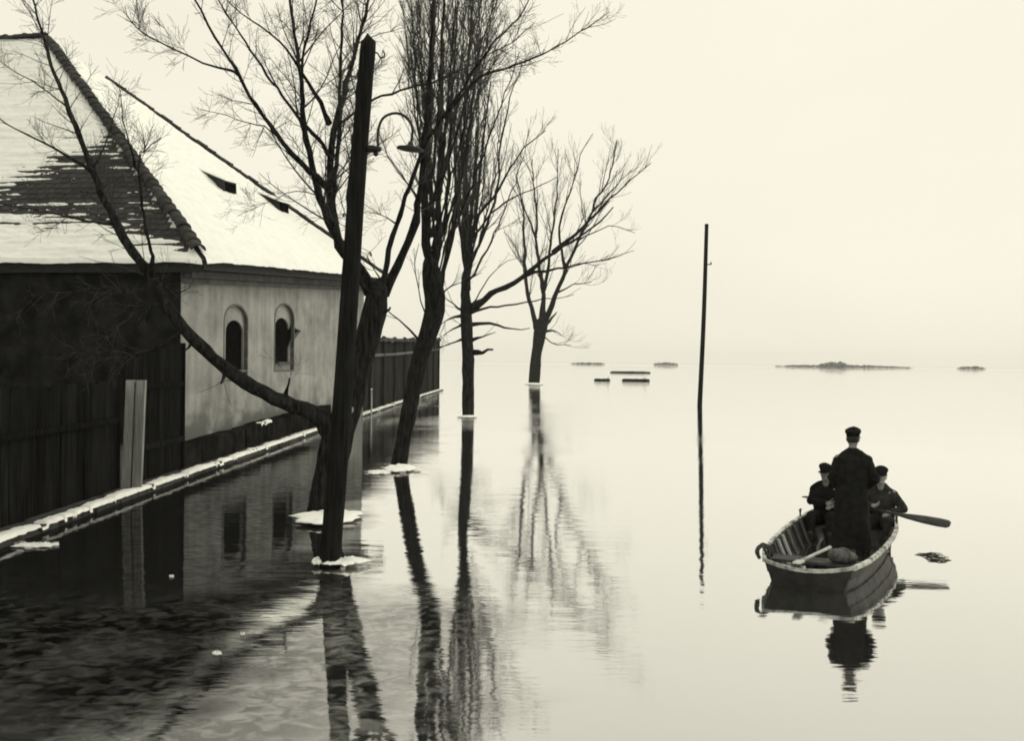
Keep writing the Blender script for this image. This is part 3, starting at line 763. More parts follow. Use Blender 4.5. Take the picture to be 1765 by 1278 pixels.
# ------------------------------------------------------------------ trees
class Twigs:
    def __init__(s): s.v = []; s.f = []; s.n = 0
    def tube(s, P, r, sides):
        v, f = tube_arrays(P, r, sides, False)
        s.v.append(v); s.f += [tuple(i + s.n for i in q) for q in f]; s.n += len(v)
    def build(s, name, mat, parent):
        V = np.vstack(s.v) - np.array(tuple(parent.location))
        return mesh(name, V.tolist(), s.f, mat, parent, True)
UP = np.array([0, 0, 1.0])
def unit(v): return v / (np.linalg.norm(v) + 1e-12)
def grow(tw, P, r, lvl, dens, lenf, rmin, up=0.12, ang=(28, 58), t0=0.2, sides=4, minlen=.25, decay=.55, maxlen=9, fwd=None):
    L = np.linalg.norm(np.diff(P, axis=0), axis=1).sum()
    n = rng.poisson(max(0.3, L * dens))
    for _ in range(n):
        t = t0 + (1 - t0) * rng.random() ** .8
        i = min(len(P) - 2, int(t * (len(P) - 1)))
        p = P[i]; d = unit(P[i + 1] - P[i])
        pr = unit(np.cross(d, rng.normal(size=3))); a = R(rng.uniform(*ang))
        q = unit(d * math.cos(a) + pr * math.sin(a))
        ln = min(maxlen, L * lenf * rng.uniform(.5, 1.2) * (1.15 - .6 * t))
        if ln < minlen: ln = minlen * rng.uniform(.7, 1.6)
        rr = min(r[i] * .6, max(rmin, ln * .011))
        k = max(4, int(ln / .22)) if lvl > 1 else 5
        k = min(k, 12)
        pts = [p]; c = q.copy()
        for s_ in range(k):
            c = unit(c + UP * up * .5 + rng.normal(size=3) * .085); pts.append(pts[-1] + c * ln / k)
        Q = np.array(pts); rad = np.linspace(rr, max(rmin * .6, rr * .25), k + 1)
        tw.tube(Q, rad, sides if lvl > 1 else 3)
        if lvl > 1: grow(tw, Q, rad, lvl - 1, dens * 1.25, lenf * 1.0, rmin, up, ang, .15, 3, minlen * .7, decay, maxlen)

def make_tree(name, label, base, trunk, limbs, cfg, stems=None, snow=True):
    t = tag(empty(name, base), label, 'tree', 'bare trees along the flooded lane')
    def path(pts, step):
        Y0 = base.y
        return spline([D(q[0], q[1], Y0 + (q[2] if len(q) > 2 else 0)) for q in pts], step)
    st = cfg.get('step', .25)
    tw = Twigs()
    P = path([(trunk[0][0][0] - 1, trunk[0][0][1] + cfg.get('sink', 12))] + trunk[0], st); k = FPXI = base.y / FPX
    wid = np.array(trunk[1]) * k / 2
    r = np.interp(np.linspace(0, 1, len(P)), np.linspace(0, 1, len(wid)), wid)
    NS = 30; vs, fs = tube_arrays(P, r, NS)
    for i in range(len(vs)):
        ri = min(len(P) - 1, i // NS); c_ = P[ri]; v = vs[i]; o_ = unit(v - c_); q_ = v / (wid[0] * 2)
        k_ = .16 * fbm(q_[0] * 2.5, q_[1] * 2.5, q_[2] * .9) - .10 * abs(nz(o_[0] * 4.2 + 7, o_[1] * 4.2, q_[2] * 1.3)) + .05 * nz(o_[0] * 9, o_[1] * 9, q_[2] * 2.2)
        vs[i] = v + o_ * r[ri] * (k_ + .05)
    b = MB(); b.add([tuple(v) for v in vs], fs); b.build('trunk', M['bark'], t, True)
    for pts, w0, w1, *opt in limbs:
        P = path(pts, st)
        P[1:-1] += rng.normal(size=(len(P) - 2, 3)) * cfg.get('wig', .02) 
        w0 = w0 * cfg.get('thin', 1.0)
        r = (w1 * .5 + (w0 - w1 * .5) * (1 - np.linspace(0, 1, len(P))) ** 1.15) * k / 2
        sl = np.linspace(0, 1, len(P)) * np.linalg.norm(np.diff(P, axis=0), axis=1).sum()
        r = r * (1 + .45 * np.exp(-sl / (r[0] * 4)))
        r = np.maximum(r * (1 + .07 * rng.normal(size=len(P)) + .22 * (rng.random(len(P)) < .06)), cfg['rmin'])
        v, f = tube_arrays(P, r, 10 if w0 > 8 else 7)
        b = MB(); b.add([tuple(a) for a in v], f); b.build('limb', M['bark'], t, True)
        o = dict(cfg['grow']); o.update(opt[0] if opt else {})
        grow(tw, P, r, cfg.get('lvl', 3), rmin=cfg['rmin'], **o)
    if tw.n: tag(tw.build('twigs', M['twig'], t), kind='stuff')
    return t

bA = W(556, 886)
make_tree('bare_tree', 'large forked bare tree with one long limb bending left, beside the lamp post', bA,
  ([(556, 886), (566, 820, .0), (582, 755, .05), (604, 690, .1), (622, 620, .15), (640, 560, .2), (650, 512, .25), (653, 494, .3), (654, 480, .3)], [56, 54, 51, 50, 48, 42, 39, 41, 42, 33, 6]),
  [
   ([(584, 762, .05), (566, 738, 0), (548, 719, -.1), (525, 705, -.2), (488, 692, -.3), (440, 668, -.4), (395, 640, -.5), (355, 605, -.6), (318, 568, -.7), (288, 528, -.7), (266, 490, -.7), (250, 462, -.7), (230, 436, -.6), (203, 391, -.4), (161, 297, -.1), (120, 188, .2), (94, 128, .4), (77, 68, .5), (60, 10, .6), (45, -60, .7)], 36, 5, dict(dens=4.6, lenf=.12, t0=.3, up=.05)),
   ([(262, 482, -.7), (263, 445, -.9), (252, 394, -1.1), (240, 319, -1.2), (240, 270, -1.2), (248, 259, -1.2), (278, 237, -1.3)], 9, 3),
   ([(233, 290, -1.2), (212, 207, -1.4), (206, 150, -1.5)], 4, 2),
   ([(161, 297, -.1), (120, 270, -.3), (81, 248, -.5), (28, 223, -.7), (-25, 190, -.8)], 7, 3),
   ([(120, 188, .2), (75, 152, .4), (28, 124, .5), (-20, 90, .6)], 4, 2),
   ([(197, 387, -.4), (139, 379, -.7), (75, 364, -.9), (28, 357, -1), (-30, 345, -1.1)], 5, 2.5),
   ([(161, 290, -.1), (184, 244, .1), (197, 200, .2), (210, 150, .3)], 4, 2),
   ([(262, 490, -.7), (225, 505, -1.1), (170, 498, -1.4), (100, 505, -1.6), (40, 515, -1.8)], 4, 2, dict(up=-.05)),
   ([(318, 568, -.7), (285, 590, -1.1), (230, 612, -1.4), (160, 610, -1.6), (110, 606, -1.8)], 4.5, 2, dict(up=-.02)),
   ([(280, 520, -.7), (225, 545, -.9), (185, 580, -1.1), (150, 630, -1.2)], 3, 1.6, dict(up=-.05)),
   ([(262, 470, -.7), (310, 505, -.9), (335, 480, -1.0)], 4, 2),
   ([(492, 690, -.3), (495, 668, -.35), (499, 652, -.4)], 9, 5, dict(dens=6, lenf=1.2, t0=.6)),
   ([(392, 641, -.5), (386, 652, -.55), (381, 662, -.6)], 9, 6, dict(dens=.01, t0=.9)),
   ([(336, 590, -.65), (326, 598, -.7), (320, 604, -.72)], 7, 5, dict(dens=.01, t0=.9)),
   ([(622, 612, .1), (606, 596, -.1), (600, 588, -.15)], 10, 7, dict(dens=.01, t0=.9)),
   ([(655, 545, .2), (668, 536, .1), (673, 530, .05)], 9, 6, dict(dens=.01, t0=.9)),
   # right hand fork
   ([(654, 505, .3), (662, 475, .3), (672, 430, .35), (684, 387, .35), (705, 323, .4), (727, 263, .45), (750, 222, .5), (790, 172, .6), (828, 132, .8), (903, 107, 1.1), (986, 64, 1.4), (1050, 20, 1.6)], 13, 3, dict(dens=4.5, lenf=.14)),
   ([(765, 203, .5), (800, 150, .3), (840, 85, .1), (880, 45, 0), (905, 15, -.1), (930, -50, -.2)], 8, 3),
   ([(660, 505, .6), (675, 478, .7), (695, 437, .8), (712, 396, .9), (721, 352, 1), (726, 300, 1.1), (733, 220, 1.2), (741, 120, 1.3), (746, 20, 1.4), (750, -90, 1.5)], 20, 6, dict(dens=4.5, lenf=.16)),
   # left hand fork behind the post
   ([(645, 512, .3), (620, 470, .5), (596, 430, .6), (575, 400, .7), (558, 360, .8), (546, 320, .8), (537, 280, .8), (527, 240, .8), (522, 190, .8), (519, 140, .8), (511, 75, .8), (502, 20, .8), (494, -70, .8)], 24, 6),
   ([(640, 505, .4), (610, 450, .2), (586, 425, .1), (574, 370, 0), (569, 319, 0), (571, 263, 0), (578, 210, 0), (592, 162, .1), (611, 94, .2), (629, 26, .3), (648, -60, .4)], 24, 7),
   ([(566, 325, 0), (545, 305, -.3), (502, 263, -.6), (465, 215, -.9), (430, 165, -1.1), (404, 116, -1.3), (370, 64, -1.5), (345, 18, -1.7), (300, -70, -2)], 13, 4, dict(dens=6, lenf=.18)),
   ([(569, 268, 0), (548, 240, .3), (520, 210, .5), (494, 173, .7), (460, 128, .9), (423, 71, 1.1), (389, 23, 1.3), (350, -60, 1.5)], 10, 3.5, dict(dens=6, lenf=.18)),
   ([(410, 128, -1.2), (395, 120, -1.4), (350, 108, -1.6), (300, 85, -1.8), (255, 60, -2), (230, 40, -2.1), (215, 10, -2.2)], 6, 2, dict(dens=9, lenf=.26)),
   ([(567, 213, 0), (543, 162, .2), (521, 126, .3), (526, 75, .3), (541, 20, .3), (556, -60, .3)], 10, 4),
   ([(519, 120, .3), (483, 71, 0), (449, 45, -.3), (415, 22, -.6), (370, -20, -.9)], 6, 2.5),
   ([(573, 225, 0), (610, 195, .4), (645, 172, .6), (690, 155, .9), (735, 143, 1.2), (800, 116, 1.6), (870, 80, 2.0), (920, 40, 2.4)], 7, 3),
   ([(571, 345, 0), (578, 300, -.1), (584, 230, -.4), (586, 160, -.6), (588, 90, -.8), (590, 20, -1), (592, -60, -1.2)], 12, 5),
   ([(500, 262, -.6), (465, 225, -.2), (420, 208, .2), (345, 188, .5)], 4, 2),
   ([(612, 100, .2), (590, 125, .6), (555, 150, .9), (530, 165, 1.1)], 4, 2),
   ([(640, 512, .3), (618, 480, -.2), (604, 430, -.5), (600, 360, -.8), (604, 280, -1), (612, 200, -1.2), (616, 120, -1.4)], 10, 3),
   ([(560, 340, .7), (510, 330, .9), (460, 350, 1.0), (410, 372, 1.1)], 3, 1.5),
   ([(655, 480, .4), (632, 440, .5), (640, 435, .5), (600, 418, .6)], 3, 1.5),
   ([(684, 387, .35), (655, 370, .1), (630, 352, -.1)], 3, 1.6),
   ([(722, 345, 1), (700, 315, .8), (670, 270, .7), (650, 225, .6)], 5, 2.5),
  ], dict(thin=.8, rmin=.0042, step=.16, wig=.010, lvl=3, grow=dict(dens=6.4, lenf=.28, up=.12, minlen=.32)))

trA = bpy.data.objects['bare_tree']
q = D(605, 707, bA.y - .28); b = MB(); b.sphere(q, (.045, .03, .06)); b.build('cut_scar', M['jamb'], trA, True)
bB = W(688, 800)
limbsB = [([(748, 545), (744, 500), (741, 455), (732, 400), (733, 316), (739, 231), (743, 126), (748, 20), (752, -90), (756, -190)], 22, 8),
  ([(750, 540, .2), (748, 470, .3), (754, 400, .4), (758, 273, .5), (760, 189, .5), (764, 62, .6), (768, -80, .6)], 22, 7),
  ([(752, 540, .3), (762, 470, .5), (777, 410, .7), (792, 316, .9), (800, 220, 1.1), (806, 120, 1.3), (814, 10, 1.4), (820, -100, 1.5)], 14, 5),
  ([(750, 540, -.2), (770, 450, -.4), (790, 380, -.6), (820, 300, -.8), (846, 230, -1), (872, 160, -1.2), (895, 90, -1.4)], 9, 3),
  ([(745, 480), (738, 420, -.5), (742, 330, -.8), (752, 230, -1), (757, 130, -1.2), (764, 20, -1.4)], 10, 5),
  ([(748, 470), (766, 380, .9), (774, 280, 1.2), (778, 180, 1.5), (786, 60, 1.8), (792, -60, 2)], 12, 5),
  ([(741, 330), (722, 240, .3), (712, 160, .5), (704, 90, .6), (694, 20, .8)], 5, 2.5),
  ([(742, 200), (725, 130, -.3), (706, 60, -.5), (690, 0, -.6)], 5, 2.5),
  ([(748, 380, .3), (741, 280, .9), (728, 180, 1.2), (722, 90, 1.5), (720, 0, 1.8)], 7, 3),
  ([(750, 430), (790, 330, .2), (808, 240, .4), (826, 150, .6), (842, 60, .8), (855, -20, 1)], 8, 3),
  ([(728, 596, .1), (705, 568, -.1), (685, 550, -.2), (664, 530, -.3)], 7, 3, dict(dens=.3)),
  ([(756, 300, .4), (770, 200, .2), (776, 110, 0), (786, 10, -.2)], 8, 3),
  ([(736, 560), (722, 500, -.5), (714, 455, -.7), (722, 420, -.8)], 4, 2),
  ([(752, 330, .5), (740, 250, .7), (748, 150, .9), (738, 40, 1.1)], 6, 3),
  ([(752, 530, .3), (768, 500, -.4), (795, 488, -.7), (830, 470, -1)], 5, 2)]
for q in range(13):                      # slender upright shoots packed above the old pollard head
    xt = random.uniform(700, 880); xs_ = random.uniform(735, 758); dz = random.uniform(-2, 2); y0_ = random.uniform(330, 500)
    limbsB.append(([(xs_, y0_, dz * .1), (xs_ + (xt - xs_) * .35, y0_ - 130, dz * .5), (xs_ + (xt - xs_) * .7, y0_ - 290, dz * .8), (xt, random.uniform(-180, 20), dz)], random.uniform(4.5, 7), 2.2))
make_tree('bare_tree', 'second bare tree, leaning trunk and dense upright stems, in front of the plank wall', bB,
  ([(688, 800), (697, 750), (707, 700), (717, 650), (728, 605), (740, 570), (749, 535), (746, 490), (741, 452), (740, 440)], [26, 26, 25, 25, 26, 27, 29, 32, 34, 33, 24, 5]),
  limbsB, dict(thin=.68, rmin=.0068, step=.25, wig=.015, lvl=3, grow=dict(dens=2.8, lenf=.24, up=.2, ang=(12, 36), minlen=.5)))

bC = W(807, 716)
limbsC = [([(803, 540), (803, 480), (804, 421), (800, 340), (806, 260), (812, 180), (818, 120)], 17, 5),
  ([(805, 500), (812, 421, .5), (822, 350, 1), (830, 270, 1.2), (838, 200, 1.4), (846, 140, 1.6)], 11, 4),
  ([(804, 480), (796, 410, -.5), (786, 330, -1), (784, 240, -1.2), (790, 160, -1.4)], 10, 4),
  ([(804, 440), (824, 371, -.5), (849, 341, -1), (880, 290, -1.4), (905, 255, -1.6), (940, 225, -1.8)], 9, 3),
  ([(806, 420), (815, 330, .8), (822, 240, 1.2), (826, 160, 1.6)], 9, 3.5),
  ([(806, 430), (836, 380, .8), (868, 350, 1.2), (905, 332, 1.6), (960, 305, 2)], 6, 2.5),
  ([(804, 460), (835, 400, -1), (856, 330, -1.6), (862, 250, -2), (880, 170, -2.4), (900, 110, -2.8)], 7, 3),
  ([(804, 400), (790, 300, 1), (796, 200, 1.8), (800, 130, 2.2)], 8, 3),
  ([(812, 532), (845, 508, -.6), (899, 479, -1.2), (953, 436, -1.9), (1000, 407, -2.5), (1032, 382, -3), (1057, 357, -3.4)], 14, 4, dict(dens=.5)),
  ([(953, 436, -1.9), (992, 404, -1.7), (1032, 364, -1.5), (1075, 321, -1.2), (1122, 281, -1)], 8, 2.5),
  ([(908, 474, -1.3), (960, 463, -1.0), (1032, 449, -.6), (1061, 443, -.4), (1093, 432, -.2)], 6, 2),
  ([(810, 540), (845, 530, -.8), (906, 521, -1.4), (989, 508, -2)], 6, 2, dict(dens=.4)),
  ([(812, 560), (845, 557, .8), (870, 563, 1.2), (884, 568, 1.4), (913, 566, 1.8)], 7, 3, dict(dens=.4)),
  ([(812, 587), (832, 583, -.5), (855, 573, -.9)], 6, 2, dict(dens=.6)),
  ([(814, 608), (832, 607, -.4), (850, 603, -.7)], 9, 6, dict(dens=.3)),
  ([(796, 560), (780, 568, -.5), (765, 578, -.9)], 5, 2),
  ([(796, 545), (775, 550, .6), (760, 560, .9)], 6, 2),
  ([(797, 535), (782, 525, -.6), (766, 512, -1)], 5, 2),
  ([(797, 585), (775, 592, .4), (752, 600, .8)], 4, 2),
  ([(812, 527), (860, 460, .9), (905, 440, 1.4)], 3, 1.5, dict(dens=.3))]
for q in range(12):
    xt = random.uniform(782, 925); xs_ = random.uniform(799, 808); dz = random.uniform(-3.5, 3.5); y0_ = random.uniform(380, 500)
    limbsC.append(([(xs_, y0_, dz * .1), (xs_ + (xt - xs_) * .4, y0_ - 80, dz * .5), (xs_ + (xt - xs_) * .75, y0_ - 180, dz * .8), (xt, random.uniform(110, 240), dz)], random.uniform(3.5, 5.5), 1.6))
make_tree('bare_tree', 'third bare tree with a straight trunk and short side stubs, past the wall end', bC,
  ([(807, 716), (807, 660), (807, 620), (805, 580), (804, 545), (803, 520)], [20, 20, 20, 20, 19, 19, 17]),
  limbsC, dict(thin=.85, rmin=.0115, step=.4, wig=.03, lvl=3, grow=dict(dens=1.25, lenf=.27, up=.2, ang=(14, 38), minlen=.9)))

bD = W(921, 662)
limbsD = [([(926, 566), (915, 530, -1), (906, 479, -2), (904, 422, -2.4), (899, 350, -2.8), (890, 299, -3)], 10, 3),
  ([(935, 560), (937, 508, 1), (931, 472, 1.5), (924, 422, 2), (924, 364, 2.4), (917, 274, 3)], 11, 3),
  ([(937, 500, 1), (946, 454, .3), (951, 407, 0), (956, 364, -.4), (960, 310, -.8), (962, 256, -1.2)], 7, 2),
  ([(937, 556), (956, 512, -.8), (974, 468, -1.6), (985, 443, -2), (996, 414, -2.5), (1021, 364, -3), (1028, 342, -3), (1050, 306, -3), (1064, 242, -3)], 10, 2.5),
  ([(974, 462, -1.6), (965, 418, -1), (967, 378, -.5), (978, 342, 0), (992, 306, .5), (1001, 267, 1), (1021, 231, 1.5)], 6, 2),
  ([(1021, 364, -3), (1045, 340, -3.5), (1070, 310, -4), (1100, 288, -4.5)], 4, 1.6),
  ([(924, 410, 2), (905, 360, 3), (890, 320, 3.6)], 5, 2),
  ([(938, 560), (952, 548, 1), (960, 538, 1.4)], 7, 3, dict(dens=.5)),
  ([(936, 572), (952, 570, .8), (968, 578, 1.4)], 6, 2, dict(dens=.5)),
  ([(932, 574), (950, 590, -1), (985, 596, -1.8)], 3, 1.5),
  ([(906, 470, -2), (890, 430, -3), (868, 400, -4)], 3, 1.5),
  ([(960, 505, -1), (990, 490, -2), (1020, 486, -3)], 3, 1.5),
  ([(995, 416, -2.5), (1035, 395, -3.5), (1065, 390, -4), (1095, 402, -4.5)], 3, 1.5)]
make_tree('bare_tree', 'farthest bare tree, an open fan of limbs on a short trunk', bD,
  ([(921, 662), (923, 630), (926, 600), (931, 575), (934, 556), (935, 546)], [20, 19, 18, 18, 21, 21, 8]),
  limbsD, dict(thin=.85, rmin=.021, step=.8, wig=.06, lvl=3, sink=4, grow=dict(dens=.8, lenf=.30, up=.2, ang=(16, 40), minlen=1.8)))

# ------------------------------------------------------------------ ice and snow collars
def floe(name, label, c, rx, ry, z, th, seed, cat='ice', n=40):
    t = tag(empty(name, (c.x, c.y, 0)), label, cat, 'ice collars on the water')
    b = MB(); rings = []
    rad = [1 + .28 * fbm(2.2 * math.cos(2 * math.pi * i / n), 2.2 * math.sin(2 * math.pi * i / n), seed) + .22 * fbm(6 * math.cos(2 * math.pi * i / n), 7 * math.sin(2 * math.pi * i / n), seed) for i in range(n)]
    for (k, zz) in ((.15, z + th), (.45, z + th * .8), (.72, z + th * .9), (.9, z + th * .4), (1.0, z + th * .15), (.97, z), (.5, z - .01)):
        rings.append([Vector((c.x + rx * k * rad[i] * math.cos(2 * math.pi * i / n), c.y + ry * k * rad[i] * math.sin(2 * math.pi * i / n), zz + (.03 * fbm(i * .7, k * 5, seed) if zz > z else 0))) for i in range(n)])
    b.loft(rings); b.build('snow_plate', M['snow'], t, True)
    if cat == 'ice' and rx > .2:
        for q in range(7):
            a = random.uniform(0, 6.28); k = random.uniform(.85, 1.35); c2 = Vector((c.x + rx * k * math.cos(a), c.y + ry * k * math.sin(a), 0)); s2 = rx * random.uniform(.12, .3)
            pl_ = [(s2 * random.uniform(.6, 1.2) * math.cos(2 * math.pi * i / 6 + .3), s2 * 1.3 * random.uniform(.6, 1.2) * math.sin(2 * math.pi * i / 6 + .3)) for i in range(6)]; tz = random.uniform(.004, .02)
            bb = MB(); bb.loft([[Vector((c2.x + x_, c2.y + y_, .003)) for x_, y_ in pl_], [Vector((c2.x + x_, c2.y + y_, .012 + tz)) for x_, y_ in pl_]]); bb.build('ice_shard', M['ice'], t)
    return t
floe('ice_collar', 'broad snowy ice collar round the foot of the forked tree', W(565, 892, .06), .52, .70, .05, .055, 1.0)
floe('ice_collar', 'jagged snowy ice collar round the foot of the lamp post', W(592, 969, .05), .27, .22, .05, .035, 2.5)
floe('ice_collar', 'small snowy ice collar under the leaning second tree', W(690, 808, .03), .36, .75, .03, .05, 4.0)
floe('ice_collar', 'thin pale ice collar round the third tree trunk', W(807, 719, .03), .35, .7, .03, .06, 5.5)
floe('ice_collar', 'thin pale ice ring round the farthest tree trunk', W(921, 663, .03), .85, 1.6, .03, .16, 6.5)
floe('ice_fragment', 'snowy ice scrap on the water left of the lamp post foot', W(550, 968, .05), .09, .16, .04, .05, 8.0)
floe('ice_fragment', 'flat ice scrap at the near end of the kerb', W(60, 941, .01), .30, .16, .01, .02, 9.0)
floe('ice_fragment', 'thin ice scrap left of the second tree foot', W(655, 815, .01), .28, .4, .01, .03, 10.0)
for (x, y, r_, lb) in ((296, 994, .03, 'tiny upright ice chip on the dark water left of centre'), (374, 1127, .045, 'small bright ice chip in the frosted foreground water'), (418, 1094, .025, 'tiny ice chip on the dark foreground water')):
    floe('ice_chip', lb, W(x, y, .01), r_ * .9, r_ * .7, .004, .012, x)
# dark clod under the post collar
# ------------------------------------------------------------------ boat
BU = Vector((math.sin(R(26)), math.cos(R(26)), 0)); BV = Vector((BU.y, -BU.x, 0))
S0 = W(1320, 1006)                       # port quarter at the water
BC = S0 + BV * .50                        # middle of the stern
BL = 5.0
boat = tag(empty('rowing_boat', BC, 0), 'dark wooden rowing boat with worn pale gunwale carrying three men', 'boat')
def bp(u, v, z): return BC + BU * u + BV * v + Vector((0, 0, z))
SS = [0, .03, .08, .16, .28, .42, .56, .70, .82, .91, .97, 1.0]
HB = [.50, .56, .61, .65, .69, .71, .69, .61, .46, .29, .13, .02]
def hb(s): return float(np.interp(s, SS, HB))
def shz(s): return .295 + .09 * s + .26 * max(0, s - .45) ** 1.6
def hullp(s, k, side, off=0.0):          # k 0 keel edge .. 1 sheer
    w = hb(s) * (0.70 + 0.30 * k ** .75); z0 = -.10 + .22 * max(0, s - .7) ** 1.5
    return bp(s * BL - (.10 * k if s < .02 else 0) + (.18 * k * max(0, s - .8) / .2), side * (w + off), z0 + (shz(s) - z0) * k)
ns = 26; sv = [i / ns for i in range(ns + 1)]
for side in (-1, 1):
    for j in range(3):
        k0, k1 = j / 3 + (.0 if j == 0 else -.03), (j + 1) / 3
        b = MB(); rings = [[hullp(s, k0, side, .012), hullp(s, k1, side, .0), hullp(s, k1, side, -.022), hullp(s, k0, side, -.010)] for s in sv]
        b.loft(rings); b.build('strake', M['hull_lit_side'] if side == 1 else M['hull'], boat)  # starboard strakes paler: the light on that side put into the colour
    b = MB(); rings = []
    for s in sv:
        p = hullp(s, 1, side)
        rings.append([p + BV * side * dx + Vector((0, 0, dz)) for dx, dz in ((.022, -.028), (.022, .018), (-.024, .018), (-.024, -.028))])
    b.loft(rings); b.build('gunwale', M['gunwale'], boat)
b = MB(); rings = [[hullp(s, 0, -1), hullp(s, 0, 1), hullp(s, 0, 1) + Vector((0, 0, .03)), hullp(s, 0, -1) + Vector((0, 0, .03))] for s in sv]
b.loft(rings); b.build('bottom', M['hull'], boat)
# transom: curved board with hollow top edge
b = MB(); rings = []
for i in range(15):
    q = -1 + 2 * i / 14
    bulge = -.16 * (1 - q * q)
    lo = bp(bulge * .7, q * hb(0) * .70, -.10); hi = bp(-.10 + bulge, q * hb(0), shz(0) - .055 * (1 - q * q))
    rings.append([lo, hi, hi + BU * .035, lo + BU * .035])
b.loft(rings); b.build('transom', M['hull'], boat)
b = MB(); rings = []
for i in range(15):
    q = -1 + 2 * i / 14; bulge = -.16 * (1 - q * q)
    p = bp(-.115 + bulge, q * (hb(0) + .02), shz(0) - .055 * (1 - q * q) + .006)
    rings.append([p + Vector((0, 0, -.022)), p + Vector((0, 0, .018)), p + BU * .05 + Vector((0, 0, .018)), p + BU * .05 + Vector((0, 0, -.022))])
b.loft(rings); b.build('stern_rail', M['gunwale'], boat)
for s in (.07, .13, .20, .27, .34, .42, .50, .58, .67, .76):
    for side in (-1, 1):
        b = MB(); rings = []
        for k in (0.02, .35, .7, .97):
            p = hullp(s, k, side, -.03); rings.append([p - BU * .03, p + BU * .03, p + BU * .03 - BV * side * .03, p - BU * .03 - BV * side * .03])
        b.loft(rings); b.build('rib', M['palewood'] if (s in (.27, .34) and side == -1) else M['rib'], boat)
for u, w in ((.55, .34), (3.45, .30), (4.25, .26)):
    s = u / BL; b = MB(); hw = hb(s) * .93
    b.loft([[bp(u - w / 2, -hw, .20), bp(u + w / 2, -hw, .20), bp(u + w / 2, -hw, .23), bp(u - w / 2, -hw, .23)], [bp(u - w / 2, hw, .20), bp(u + w / 2, hw, .20), bp(u + w / 2, hw, .23), bp(u - w / 2, hw, .23)]])
    b.build('thwart', M['rib'], boat)
for v in (-.3, -.1, .1, .3):
    b = MB(); b.bar(bp(.25, v, -.045), bp(4.0, v, -.045), .17, .02); b.build('floor_board', M['rib'], boat)
for side in (-1, 1):
    p = hullp(3.05 / BL, 1, side) + Vector((0, 0, .02)); b = MB()
    b.tube([p, p + Vector((0, 0, .05)), p + BU * .05 + Vector((0, 0, .10))], [.012, .012, .012], 6); b.tube([p + Vector((0, 0, .05)), p - BU * .05 + Vector((0, 0, .10))], [.012, .012], 6); b.build('oarlock', M['iron'], boat)
# stern gear
rp = tag(empty('mooring_rope', hullp(0.02, 1, -1)), 'dark wet mooring rope bunched over the left corner of the stern', 'rope')
c = hullp(0.03, 1, -1) + Vector((0, 0, .03)); b = MB()
for i in range(4):
    pts = []
    for j in range(17):
        a = math.pi * (-.25 + 1.45 * j / 16)
        pts.append(c + BU * (.05 * i - .06 + .02 * math.sin(j + i)) + BV * (.05 + .012 * i) * -math.cos(a) * (1.15 if i % 2 else .9) + BV * -.01 + Vector((0, 0, (.085 + .01 * (i % 3)) * math.sin(a))))
    P = spline(pts, .02); b.tube([tuple(v) for v in P], [.016] * len(P), 7)
b.build('coil', M['rope'], rp, True)
pts = [c + BV * -.02 + Vector((0, 0, .08)), c + BV * -.07 + Vector((0, 0, .06)), c + BV * -.085 + BU * -.02 + Vector((0, 0, .02)), c + BV * -.08 + Vector((0, 0, .0))]
b = MB(); P = spline(pts, .02); b.tube([tuple(v) for v in P], [.015] * len(P), 7); b.build('loose_end', M['rope'], rp, True)
s_bundle = bp(.50, .30, .23)
pd = tag(empty('pale_paddle', bp(.3, -.1, .3)), 'short pale paddle lying across the boat stern', 'paddle')
p0, p1 = D(1380, 968, S0.y - .25), D(1431, 944, S0.y + .75)
b = MB(); b.tube([p0, p0.lerp(p1, .5), p1], [.020, .021, .020], 8); b.build('shaft', M['palewood'], pd, True)
b = MB(); d = (p0 - p1).normalized(); b.bar(p0 - d * .02, p0 + d * .16, .09, .02); b.build('blade', M['palewood'], pd)

# ------------------------------------------------------------------ people
def remesh(b, name, mat, parent, voxel, wrinkle=0.0, smooth_it=3):
    o = mesh(name, b.v, b.f, mat)
    md = o.modifiers.new('r', 'REMESH'); md.mode = 'VOXEL'; md.voxel_size = voxel; md.use_smooth_shade = True
    sm = o.modifiers.new('s', 'SMOOTH'); sm.factor = .5; sm.iterations = smooth_it
    me = bpy.data.meshes.new_from_object(o.evaluated_get(bpy.context.evaluated_depsgraph_get()))
    bpy.data.objects.remove(o)
    if wrinkle:
        n = len(me.vertices); co = np.empty(n * 3); me.vertices.foreach_get('co', co); co = co.reshape(-1, 3)
        no = np.empty(n * 3); me.vertices.foreach_get('normal', no); no = no.reshape(-1, 3)
        k = np.array([noise.fractal(Vector((c[0] * 7, c[1] * 7, c[2] * 3.2)), 1, 2, 3) for c in co])
        co += no * (k * wrinkle)[:, None]; me.vertices.foreach_set('co', co.ravel())
    if not me.materials: me.materials.append(mat)
    me.polygons.foreach_set('use_smooth', [True] * len(me.polygons)); me.update()
    o = bpy.data.objects.new(name, me); return link(o, parent)
V = lambda *a: Vector(a)
def ell(cx, cy, z, rx, ry, n=20): return [V(cx + rx * math.cos(2 * math.pi * i / n), cy + ry * math.sin(2 * math.pi * i / n), z) for i in range(n)]
def head_parts(b, h, tilt):
    T = lambda p: h + tilt @ Vector(p)
    b.sphere(h, (.073, .092, .105), rot=tilt)
    b.sphere(T((0, .025, -.055)), (.056, .066, .062), rot=tilt)         # jaw
    b.sphere(T((0, .075, -.088)), (.024, .02, .02), rot=tilt)           # chin
    b.cap(T((0, .088, .012)), T((0, .108, -.022)), .009, .015)          # nose
    b.sphere(T((0, .078, .03)), (.052, .018, .012), rot=tilt)           # brow
    for s in (-1, 1): b.sphere(T((s * .074, -.005, -.005)), (.012, .02, .032), rot=tilt)
